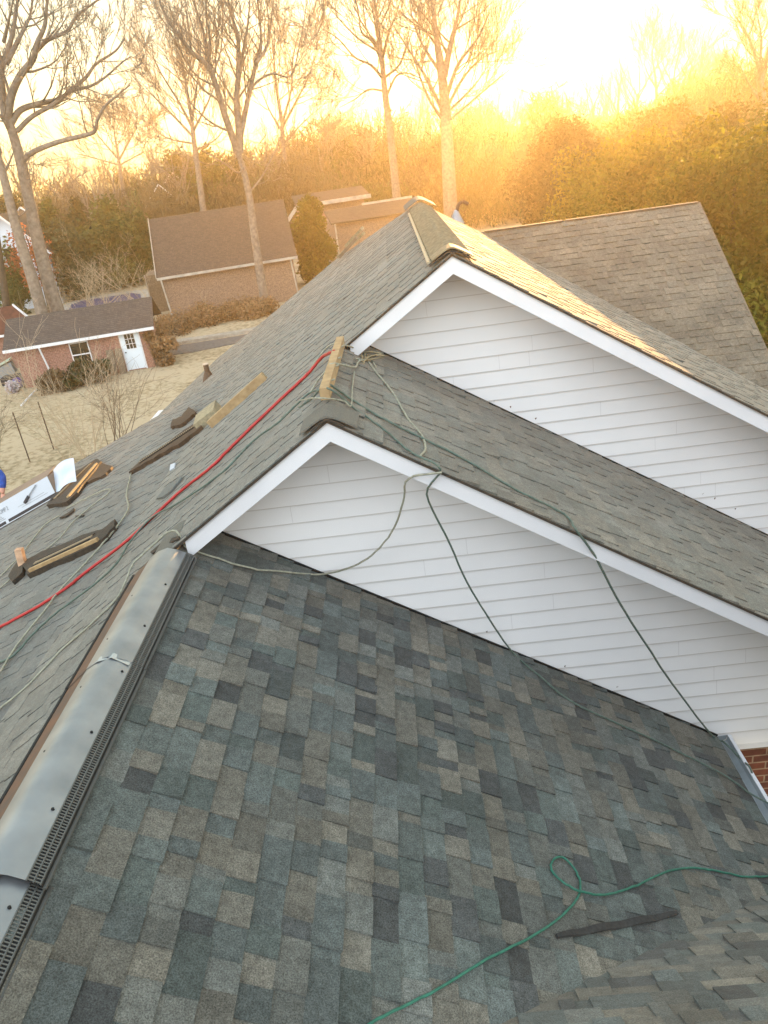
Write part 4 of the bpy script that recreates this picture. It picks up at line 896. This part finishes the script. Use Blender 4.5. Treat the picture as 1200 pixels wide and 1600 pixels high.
# ------------------------------------------------------------------ ground, path, pool
def ground_mat():
    m = bpy.data.materials.new('dormant lawn'); m.use_nodes = True; n = m.node_tree.nodes; l = m.node_tree.links; b = n['Principled BSDF']; b.inputs['Roughness'].default_value = .95
    tc = n.new('ShaderNodeTexCoord')
    def ns(sc, de=6): t = n.new('ShaderNodeTexNoise'); t.inputs['Scale'].default_value = sc; t.inputs['Detail'].default_value = de; l.new(tc.outputs['Object'], t.inputs[0]); return t
    a = ns(.25); c = ns(5, 8); r = n.new('ShaderNodeValToRGB'); e = r.color_ramp.elements
    e[0].position = .33; e[0].color = (.15, .11, .055, 1); e[1].position = .52; e[1].color = (.42, .34, .225, 1)
    q = r.color_ramp.elements.new(.42); q.color = (.27, .215, .125, 1)
    mx = n.new('ShaderNodeMix'); mx.inputs[0].default_value = .6; l.new(a.outputs[0], mx.inputs[2]); l.new(c.outputs[0], mx.inputs[3]); l.new(mx.outputs[0], r.inputs[0])
    l.new(r.outputs[0], b.inputs['Base Color']); bp = n.new('ShaderNodeBump'); bp.inputs['Strength'].default_value = .6; bp.inputs['Distance'].default_value = .08; l.new(c.outputs[0], bp.inputs['Height']); l.new(bp.outputs[0], b.inputs['Normal'])
    return m
gN = 60; gs = np.concatenate([np.linspace(-700, -60, 14), np.linspace(-55, 55, 45), np.linspace(60, 700, 14)])
GX, GY = np.meshgrid(gs, gs + 30); GZZ = GZ + .03 * np.sin(GX * .31) * np.cos(GY * .23) * (np.abs(GY - 35) > 12) - .0
k = len(gs); V = np.stack([GX, GY, GZZ], -1).reshape(-1, 3); I = np.arange(k * k).reshape(k, k)
F = np.stack([I[:-1, :-1], I[:-1, 1:], I[1:, 1:], I[1:, :-1]], -1).reshape(-1, 4)
npmesh('ground', V, F, ground_mat(), None, smooth=True, kind='structure')
def gsheet(pts2, name, m, h=.03, **kw):
    pts = [ground(x, y) + (0, 0, h) for x, y in pts2]; ar = sum(pts[i - 1][0] * pts[i][1] - pts[i][0] * pts[i - 1][1] for i in range(len(pts)))
    if ar < 0: pts = pts[::-1]
    return MB().plate(pts, (0, 0, 1), h + .2).build(name, m, None, **kw)
gsheet([(262, 556), (300, 551), (380, 535), (450, 520), (450, 505), (395, 522), (330, 533), (270, 542)], 'driveway', MT['asphalt'], .05, kind='structure')
gsheet([(262, 541), (330, 531), (395, 520), (450, 503), (450, 499), (395, 516), (330, 527), (262, 536)], 'kerb', MT['concrete'], .16, kind='structure')
pool = gsheet([(60, 500), (100, 478), (130, 466), (205, 456), (240, 452), (255, 470), (240, 490), (60, 520)], 'pool_deck', MT['concrete'], .09, kind='structure')
pc = [ground(x, y) + (0, 0, .13) for x, y in [(108, 487), (112, 478), (130, 472), (170, 466), (205, 460), (220, 462), (222, 472), (205, 485), (120, 498)]]
MB().plate(pc[::-1] if sum(pc[i - 1][0] * pc[i][1] - pc[i][0] * pc[i - 1][1] for i in range(len(pc))) < 0 else pc, (0, 0, 1), .05).build('pool_cover', MT['cover'], None, **T('purple blue pool cover seen over the shed roof', 'pool cover'))

# ------------------------------------------------------------------ shed
def wall_frame(p0, yaw): 
    ux = np.array([math.cos(yaw), math.sin(yaw), 0]); uy = np.array([-math.sin(yaw), math.cos(yaw), 0]); return np.array([p0[0], p0[1], GZ]), ux, uy
class B:                                      # building helper: local (u along the front, v back, z up)
    def __init__(s, o, ux, uy): s.o, s.ux, s.uy = o, ux, uy
    def P(s, u, v, z): return s.o + s.ux * u + s.uy * v + np.array([0, 0, z])
    def box(s, mb, u0, u1, v0, v1, z0, z1, col=None):
        return mb.hexa([s.P(u0, v0, z0), s.P(u1, v0, z0), s.P(u1, v1, z0), s.P(u0, v1, z0), s.P(u0, v0, z1), s.P(u1, v0, z1), s.P(u1, v1, z1), s.P(u0, v1, z1)], col)
    def uv(s, px, py, v=0.0):
        q = onpl(px, py, s.uy, float(np.dot(s.uy, s.o)) + v) - s.o; return float(np.dot(q, s.ux)), float(q[2])
br = ground(243, 573); F_, ux, uy = wall_frame(br, math.radians(9.5)); sb = B(F_, ux, uy)
ul = sb.uv(42, 610)[0]; ue, ze = sb.uv(120, 531, -.35)
shed = thing('shed', sb.P(ul / 2, 1.5, 0), 'small red brick shed with a dark roof, white door and window in the yard', 'shed')
eh = ze; D = 3.4; rise = .95
mb = MB(); sb.box(mb, ul, 0, 0, D, 0, eh - .02); mb.add([sb.P(0, 0, eh - .02), sb.P(0, D, eh - .02), sb.P(0, D / 2, eh + rise - .1), sb.P(ul, 0, eh - .02), sb.P(ul, D, eh - .02), sb.P(ul, D / 2, eh + rise - .1)], [(0, 1, 2), (3, 5, 4)])
mb.build('wall', MT['brickshed'], shed)
uL = sb.uv(5, 552, -.35)[0]; uR = sb.uv(240, 511, -.35)[0]; mb = MB(); rz = eh + .05
for v0, v1, s in ((-.35, D / 2, 1), (D + .35, D / 2, -1)):
    pts = [sb.P(uL, v0, rz), sb.P(uR, v0, rz), sb.P(uR, v1, rz + rise + .25), sb.P(uL, v1, rz + rise + .25)]
    mb.plate(pts if s > 0 else pts[::-1], (0, 0, 1), .07)
mb.build('roof', MT['roofdark'], shed)
mb = MB(); sb.box(mb, uL, uR, -.42, -.35, rz - .14, rz + .0); mb.build('gutter', MT['trim'], shed)
du = sb.uv(66, 560, -.35)[0]; MB().tube([sb.P(du, -.38, rz - .1), sb.P(du + .1, -.2, .9), sb.P(du + .12, -.18, .1)], .045, 8).build('downspout', MT['trim'], shed)
(d0, _), (d1, _) = sb.uv(205, 582), sb.uv(230, 578); dw = .9
dr = MB(); sb.box(dr, d1 - dw, d1, -.05, .02, .06, 2.06); door = dr.build('door', MT['door'], shed)
mb = MB(); sb.box(mb, d1 - dw + .2, d1 - .2, -.058, -.05, 1.12, 1.88); mb.build('pane', MT['glass'], door)
mb = MB()
for i in range(4): u = d1 - dw + .2 + i * (dw - .4) / 3; sb.box(mb, u - .012, u + .012, -.068, -.058, 1.12, 1.88)
for i in range(4): z = 1.12 + i * .76 / 3; sb.box(mb, d1 - dw + .2, d1 - .2, -.072, -.068, z - .012, z + .012)
mb.build('muntin', MT['trim'], door)
c = sb.P(d1 - dw + .1, -.07, .98); MB().tube([c, c - uy * .06], .035, 8).build('handle', MT['ink'], door)
mb = MB()
for a_, b_, z0, z1 in ((d1 - dw - .07, d1 - dw, 0, 2.13), (d1, d1 + .07, 0, 2.13), (d1 - dw, d1, 2.06, 2.13)): sb.box(mb, a_, b_, -.035, .0, z0, z1)
mb.build('door_frame', MT['trim'], shed)
(w0, wz0), (w1, wz1) = sb.uv(119, 572), sb.uv(144, 538); w1 = w0 + .85; wz0 = sb.uv(124, 572)[1]; wz1 = wz0 + 1.15
f = MB(); 
for a_ in ((w0 - .05, w0, wz0 - .05, wz1 + .05), (w1, w1 + .05, wz0 - .05, wz1 + .05), (w0, w1, wz0 - .05, wz0), (w0, w1, wz1, wz1 + .05), (w0, w1, (wz0 + wz1) / 2 - .03, (wz0 + wz1) / 2 + .03)): sb.box(f, a_[0], a_[1], -.05, .0, a_[2], a_[3])
win = f.build('window', MT['trim'], shed); mb = MB(); sb.box(mb, w0, w1, -.02, -.004, wz0, wz1); mb.build('pane', MT['glass'], win)
for i, px in enumerate((172, 186)):
    u = sb.uv(px + 6, 592)[0]; mb = MB(); mb.hexa([sb.P(u, -.45, 0), sb.P(u + .35, -.45, 0), sb.P(u + .35, -.4, 0), sb.P(u, -.4, 0), sb.P(u, -.12, 1.25), sb.P(u + .35, -.12, 1.25), sb.P(u + .35, -.07, 1.25), sb.P(u, -.07, 1.25)])
    mb.build('leaning_board', MT['oldwood'], None, **T(['left one of two weathered boards leaning on the shed wall', 'right one of two weathered boards leaning on the shed, next to the door'][i], 'board', 'boards leaning on the shed'))
# clutter left of the shed
p = ground(12, 590); o = thing('storage_bin', p, 'pale green lidded storage bin tipped over left of the shed', 'bin')
MB().obox(p + (0, 0, .4), (.5, .1, .15), (-.1, .35, 0), (-.05, 0, .3)).build('tub', MT['greyink'], o); MB().obox(p + (-.1, 0, .78), (.56, .1, .2), (-.1, .4, 0), (0, 0, .03)).build('lid', mat('green plastic lid', (.38, .46, .36), .5), o)
p = ground(22, 612); leaves('trash_bag', crown_clumps((p[0], p[1], GZ + .3), .3, .3, .2, 5, .22, 5), 2500, .08, leaf_colour('white plastic', (.5, .5, .52), .2), None, 5, **T('white plastic bag on the ground by the shed downspout', 'bag'))
p = ground(30, 606); MB().tube([p + (0, 0, .05), p + (.02, 0, .25), p + (.05, 0, .5), p + (.05, 0, .55)], [.24, .3, .2, .05], 12).build('ball', mat('violet vinyl', (.06, .03, .25), .4), None, smooth=True, **T('round violet bundle beside the white plastic bag', 'bundle'))
p = ground(22, 600); MB().obox(p + (.2, .3, .2), (.8, .1, 0), (-.05, .4, 0), (0, 0, .2)).build('tarp', MT['ink'], None, **T('black crumpled tarp under the clutter left of the shed', 'tarp'))
MB().bar(ground(34, 637) + (0, 0, .1), ground(58, 612) + (0, 0, .12), .06, .06).build('white_pipe', MT['trim'], None, **T('white pipe lying on the lawn below the shed downspout', 'pipe'))
for i, (b_, t_) in enumerate([((47, 722), (23, 634)), ((84, 702), (62, 622))]):
    p = ground(*b_); q = p + (0, 0, 1.75); q = np.array([p[0], p[1], GZ + 1.9])
    MB().tube([p - (0, 0, .1), q], .022, 6).build('fence_stake', MT['pipe'], None, **T(['thin dark metal fence stake nearer the left frame edge', 'thin dark metal fence stake, right one of two on the lawn'][i], 'fence stake', 'metal stakes on the lawn'))
# lower structures at the left edge
p = ground(-10, 540); o = thing('playhouse', p + (0, 2, 0), 'dark red roofed outbuilding with white trim at the left frame edge', 'outbuilding')
bb_ = B(np.array([at_y(-25, 44), 44.0, GZ]), ux, uy)
mb = MB(); bb_.box(mb, -2, 1.6, 0, 3, 0, 2.0); mb.build('wall', MT['brickshed'], o)
mb = MB(); mb.plate([bb_.P(-2.2, -.3, 2.0), bb_.P(1.9, -.3, 2.0), bb_.P(.2, 1.5, 3.3), bb_.P(-2.2, 1.5, 3.3)], (0, 0, 1), .08); mb.build('roof', mat('rust roof', (.12, .045, .03), .8, noise=4), o)
MB().bar(bb_.P(1.9, -.34, 2.0), bb_.P(.2, 1.46, 3.34), .08, .1).build('rake_board', MT['trim'], o)
MB().bar(bb_.P(-2.2, -.36, 1.95), bb_.P(1.9, -.36, 1.95), .08, .12).build('trim', MT['trim'], o)

# ------------------------------------------------------------------ garage
gl = ground(270, 500); Fg, ux, uy = wall_frame(gl, math.radians(11)); gb = B(Fg, ux, uy)
gR = gb.uv(466, 452)[0]; _, gze = gb.uv(262, 432, -.4); gh = gze; D = 11; rise = None
gar = thing('garage', gb.P(gR / 2, 4, 0), 'large brick garage with a broad brown roof and white corner downspouts', 'garage')
# ridge height from the roof's far edge
zr_ = None
for D in (7, 8, 9, 10, 11, 12):
    u_, z_ = gb.uv(330, 328, D / 2); 
    if z_ - gh <= (D / 2 + .4) * .85: break
rise = z_ - gh
mb = MB(); gb.box(mb, 0, gR, 0, D, 0, gh - .05); mb.add([gb.P(0, 0, gh - .05), gb.P(0, D, gh - .05), gb.P(0, D / 2, gh + rise - .15), gb.P(gR, 0, gh - .05), gb.P(gR, D, gh - .05), gb.P(gR, D / 2, gh + rise - .15)], [(0, 1, 2), (3, 5, 4)]); mb.build('wall', MT['brickgar'], gar)
mb = MB()
for v0, s in ((-.4, 1), (D + .4, -1)):
    pts = [gb.P(-.35, v0, gh), gb.P(gR + .3, v0, gh), gb.P(gR + .3, D / 2, gh + rise), gb.P(-.35, D / 2, gh + rise)]; mb.plate(pts if s > 0 else pts[::-1], (0, 0, 1), .08)
mb.build('roof', MT['garroof'], gar)
mb = MB(); gb.box(mb, -.35, gR + .3, -.48, -.4, gh - .16, gh - .0); mb.build('gutter', MT['fartrim'], gar)
for u in (.05, gR - .05): MB().bar(gb.P(u - .15, -.42, gh - .1), gb.P(u, -.06, 0), .09, .07).build('downspout', MT['fartrim'], gar)
MB().bar(gb.P(-.38, -.4, gh + .02), gb.P(-.38, D / 2, gh + rise + .02), .05, .16).build('rake_board', MT['fartrim'], gar)
mb = MB(); gb.box(mb, -1.6, -.03, 4.5, D, 0, gh * .92); mb.build('side_wing', MT['oldwood'], gar); mb = MB(); gb.box(mb, -1.66, -1.6, 4.4, 4.5, 0, gh * .95); mb.build('corner_board', MT['fartrim'], gar)

# house behind the garage, lower wing to its right
hb_y = 78.0
h2 = thing('brick_house', (at_y(510, 78), 80, GZ), 'hazy tan house behind the garage with a low roof line and one small window', 'house')
o_ = np.array([at_y(470, hb_y), hb_y, GZ]); hb = B(o_, ux, uy); u1, z1 = hb.uv(572, 300); u0, z0 = hb.uv(462, 318)
mb = MB(); hb.box(mb, u0 + .5, u1 - .3, 0, 8, 0, z1 - .2); mb.build('wall', MT['brickgar'], h2)
MB().plate([hb.P(u0, -.6, z1 - .3), hb.P(u1 + .3, -.6, z1 - .3), hb.P(u1 + .3, 4, z1 + .5), hb.P(u0, 4, z1 + .5)], (0, 0, 1), .15).build('roof', MT['garroof'], h2)
MB().bar(hb.P(u0, -.65, z1 - .35), hb.P(u1 + .3, -.65, z1 - .35), .12, .35).build('eave_trim', MT['fartrim'], h2)
MB().bar(hb.P(u0, -.65, z1 - .35), hb.P(u0 - 1.2, -.65, z1 - 1.6), .12, .3).build('rake_board', MT['fartrim'], h2)
MB().bar(hb.P(u1 - .35, -.1, z1 - .4), hb.P(u1 - .35, -.1, z1 - 3.2), .12, .12).build('downspout', MT['fartrim'], h2)
wu, wz = hb.uv(488, 318); wu2, wz2 = hb.uv(501, 335); mb = MB(); hb.box(mb, wu, wu2, -.08, 0, wz - 1.2, wz); w_ = mb.build('window', MT['fartrim'], h2); mb = MB(); hb.box(mb, wu + .12, wu2 - .12, -.1, -.08, wz - 1.1, wz - .1); mb.build('pane', MT['glass'], w_)
lo = B(np.array([at_y(522, 66), 66.0, GZ]), ux, uy); l0, lz0 = lo.uv(522, 348); l1, lz1 = lo.uv(660, 325)
h3 = thing('garden_building', lo.P(3, 2, 0), 'low hazy building with a pale roof edge, half hidden by the left slope', 'outbuilding')
mb = MB(); lo.box(mb, l0, l1, 0, 7, 0, lz0 - .1); mb.build('wall', MT['brickgar'], h3)
MB().plate([lo.P(l0 - .3, -.4, lz0), lo.P(l1, -.4, lz0), lo.P(l1, 3.5, lz0 + .8), lo.P(l0 - .3, 3.5, lz0 + .8)], (0, 0, 1), .12).build('roof', MT['garroof'], h3)
MB().bar(lo.P(l0 + 3, 3.5, lz0 + .85), lo.P(l1, 3.5, lz0 + .85), .2, .2).build('ridge_trim', MT['fartrim'], h3)
MB().bar(lo.P(l0, -.45, lz0 - .1), lo.P(l0, -.05, 0), .12, .12).build('downspout', MT['fartrim'], h3)
# far houses: gables and the white one
def gable_house(px, py, y, wdt, hgt, label, m, seed, n=1):
    a = aty(px, py, y); o = thing('far_house', (a[0], y, GZ), label, 'house', 'houses beyond the trees'); q = B(np.array([a[0], y, 0]), ux, uy); zt = a[2]; r = wdt * .55
    mb = MB(); mb.add([q.P(-wdt / 2, 0, GZ), q.P(wdt / 2, 0, GZ), q.P(wdt / 2, 0, zt - r), q.P(0, 0, zt), q.P(-wdt / 2, 0, zt - r), q.P(-wdt / 2, 9, GZ), q.P(wdt / 2, 9, GZ), q.P(wdt / 2, 9, zt - r), q.P(0, 9, zt), q.P(-wdt / 2, 9, zt - r)],
                      [(0, 1, 2, 3, 4), (9, 8, 7, 6, 5), (1, 6, 7, 2), (5, 0, 4, 9)]); mb.build('wall', m, o)
    mb = MB()
    for s in (-1, 1):
        pts = [q.P(s * (wdt / 2 + .4), -.4, zt - r - .2), q.P(0, -.4, zt + .2), q.P(0, 9, zt + .2), q.P(s * (wdt / 2 + .4), 9, zt - r - .2)]; mb.plate(pts if s < 0 else pts[::-1], (0, 0, 1), .12)
    mb.build('roof', MT['garroof'], o)
    mb = MB()
    for s in (-1, 1): mb.bar(q.P(s * (wdt / 2 + .4), -.45, zt - r - .25), q.P(0, -.45, zt + .15), .12, .35, up=tuple(-uy))
    mb.build('rake_board', MT['trim'], o)
    mb = MB(); mb.hexa([q.P(-.5, -.06, zt - r - .6), q.P(.5, -.06, zt - r - .6), q.P(.5, -.02, zt - r - .6), q.P(-.5, -.02, zt - r - .6), q.P(-.5, -.06, zt - r + .7), q.P(.5, -.06, zt - r + .7), q.P(.5, -.02, zt - r + .7), q.P(-.5, -.02, zt - r + .7)]); mb.build('window', MT['glass'], o)
gable_house(268, 270, 118, 7.5, 8, 'far shingled house with a large pale-trimmed gable behind the garage', MT['brickgar'], 1)
gable_house(248, 290, 108, 4.2, 6, 'small gabled porch house in front and left of the larger gable', MT['brickgar'], 2)
gable_house(34, 326, 84, 3.6, 5, 'small white-trimmed gable between the two big trunks', MT['oldwood'], 3)
gable_house(-2, 338, 70, 6.0, 5, 'bluish white house at the left frame edge behind the trunks', mat('pale blue wall', (.62, .70, .82), .7), 4)

# ------------------------------------------------------------------ far wood
def wood_band(name, y0, y1, x0, x1, top, n, size, lf, seed, label, vert=1.0):
    rg = np.random.default_rng(seed); y = rg.uniform(y0, y1, n); x = rg.uniform(x0, x1, n) * (y / y1)
    tz = top(x / y) * y / y1 if False else top(x / y, y)
    h = tz - GZ; t = rg.random(n) ** .7; z = GZ + h * t
    P = np.stack([x, y, z], -1); a = rg.normal(0, 1, (n, 3)) * np.array([1, 1, 2.2]); a /= np.linalg.norm(a, axis=1)[:, None]
    b = np.cross(a, rg.normal(0, 1, (n, 3))); b /= np.linalg.norm(b, axis=1)[:, None]; s = size * rg.uniform(.5, 1.5, n)[:, None]
    a *= s; b *= s * .13; V = np.stack([P - a, P + b, P + a, P - b], 1).reshape(-1, 3); F = np.arange(n * 4).reshape(-1, 4)
    cell = (np.floor(x / 5.5 + .4 * np.sin(y * .5)) * 7.13 + np.floor(y / 7) * 3.7); blob = np.sin(cell * 12.9898) * .38; c = np.ones((n, 3)) * (1 + blob + rg.uniform(-.25, .25, n))[:, None]
    gr = np.sin(cell * 4.77) > .55; c[gr] *= np.array([.62, .95, .55])
    npmesh(name, V, F, LF[lf], None, cols=c, kind='stuff', label=label, category='wood')
def elev(pts):
    xs = np.array([ray(px, py)[0] / ray(px, py)[1] for px, py in pts]); zs = np.array([ray(px, py)[2] / ray(px, py)[1] for px, py in pts]); o = np.argsort(xs)
    def f(r, y):
        x = r * y; g = np.random.default_rng(77); cx_ = g.uniform(-110, 110, 260); cy_ = g.uniform(80, 168, 260); rd_ = g.uniform(2.2, 5.0, 260); hh_ = g.uniform(-2.6, 1.6, 260)
        best = np.full(x.shape, -4.2)
        for a_, b_, c_, d_ in zip(cx_, cy_, rd_, hh_):
            q = ((x - a_) ** 2 + (y - b_) ** 2) / c_ ** 2; best = np.maximum(best, np.where(q < 1, d_ - 2.6 * q, -4.2))
        return np.interp(r, xs[o], zs[o]) * y + best + g.normal(0, .35, x.shape)
    return f
crest = elev([(-40, 305), (60, 282), (150, 262), (240, 256), (330, 243), (420, 228), (500, 195), (570, 185), (640, 178), (720, 165), (800, 165), (870, 150), (940, 145), (1000, 140), (1050, 120), (1100, 105), (1150, 98), (1230, 100)])
wood_band('distant_wood', 108, 165, -95, 105, crest, 330000, .55, 'wood', 201, 'hazy brown winter wood along the skyline', 1)
mid = elev([(-40, 330), (60, 300), (150, 285), (240, 290), (330, 275), (420, 262), (500, 238), (570, 225), (640, 215), (720, 205), (800, 205), (900, 190), (1000, 185), (1100, 160), (1230, 150)])
wood_band('thicket_band', 84, 106, -75, 75, mid, 190000, .42, 'dry', 202, 'brown leafless thicket in front of the skyline wood', 1)
# individual bare trees standing in and above the wood (copies of three built ones)
def far_tree(seed, h):
    rg = np.random.default_rng(seed); out = []; P = smooth_path([(0, 0, 0), (rg.normal(0, .3), rg.normal(0, .3), h * .35), (rg.normal(0, .5), rg.normal(0, .5), h * .62)], 4); R = np.linspace(.26, .16, len(P))
    o = bpy.data.objects.new('bare_tree', None); S.collection.objects.link(o); V, F = tubes([(P, R)], 7); npmesh('trunk', V, F, MT['bark'], o)
    for k in range(9):
        t = rg.uniform(.45, 1) * (len(P) - 1); i = min(int(t), len(P) - 2); a = rg.uniform(0, 6.28); sp = rg.uniform(.3, .9)
        grow(out, P[i] * (1 - t + i) + P[i + 1] * (t - i), np.array([math.cos(a) * sp, math.sin(a) * sp, 1]), h * .42, .1, 2, rg, kids=6, up=.1, wig=.14, rmin=.014)
    V, F = tubes(out, 5, .06); npmesh('crown', V, F, MT['bark'], o); return o
protos = [far_tree(300 + k, 15) for k in range(4)]; used = set()
spots = [(20, 100, 14), (75, 112, 13), (120, 96, 12), (165, 104, 13), (228, 110, 13), (262, 100, 12), (345, 108, 12), (412, 104, 12.5), (500, 108, 13), (530, 112, 13), (560, 118, 14), (585, 108, 13), (645, 112, 13.5), (668, 120, 14), (735, 115, 13), (768, 112, 13.5), (800, 130, 13), (835, 135, 13.5), (905, 140, 14), (930, 138, 15), (965, 130, 15), (1000, 150, 17), (1062, 146, 19), (1088, 140, 17), (1120, 130, 15), (1165, 120, 15)]
words = ['far left of the white house', 'above the left trunk pair', 'above the cypress', 'over the dark conical evergreen', 'right of the small rounded tree', 'above the big far gable', 'behind the forked tree, left side', 'behind the forked tree, right side', 'left of the slim tall tree', 'at the slim tree, its left neighbour', 'close left of the slim trunk', 'just behind the slim trunk', 'between the slim and the broad tree', 'left foot of the broad tree', 'right foot of the broad tree', 'under the left rim of the sun glare', 'under the sun glare, left part', 'under the sun glare, middle', 'under the sun glare, right part', 'at the right rim of the sun glare', 'first right of the glare on the crest', 'left neighbour of the small crest tree', 'right neighbour of the small crest tree', 'second right of the small crest tree', 'on the crest above the tall evergreen', 'on the crest near the right frame edge']
for i, ((px, y, h), wd) in enumerate(zip(spots, words)):
    p = protos[i % 4]
    if i % 4 in used:
        q = p.copy(); S.collection.objects.link(q)
        for c in p.children:
            d = c.copy(); S.collection.objects.link(d); d.parent = q
        p = q
    else: used.add(i % 4)
    r = ray(px, 250); p.location = (r[0] / r[1] * y, y, GZ); p.rotation_euler = (0, 0, i * 1.7); p.scale = (h / 13.5,) * 3
    p['label'] = 'hazy bare tree in the skyline wood, ' + wd; p['category'] = 'tree'; p['group'] = 'bare trees of the skyline wood'

# ------------------------------------------------------------------ air
hz = MB().box((-260, -12, GZ - 1.0), (260, 190, 19.0)).build('haze', bpy.data.materials.new('haze air'), None, kind='stuff', label='golden evening haze filling the air towards the sun')
m = hz.data.materials[0]; m.use_nodes = True; n = m.node_tree.nodes; n.remove(n['Principled BSDF']); pv = n.new('ShaderNodeVolumePrincipled')
pv.inputs['Color'].default_value = (1.0, .82, .50, 1); pv.inputs['Density'].default_value = HAZE_DENSITY; pv.inputs['Anisotropy'].default_value = HAZE_G
m.node_tree.links.new(pv.outputs[0], n['Material Output'].inputs['Volume'])
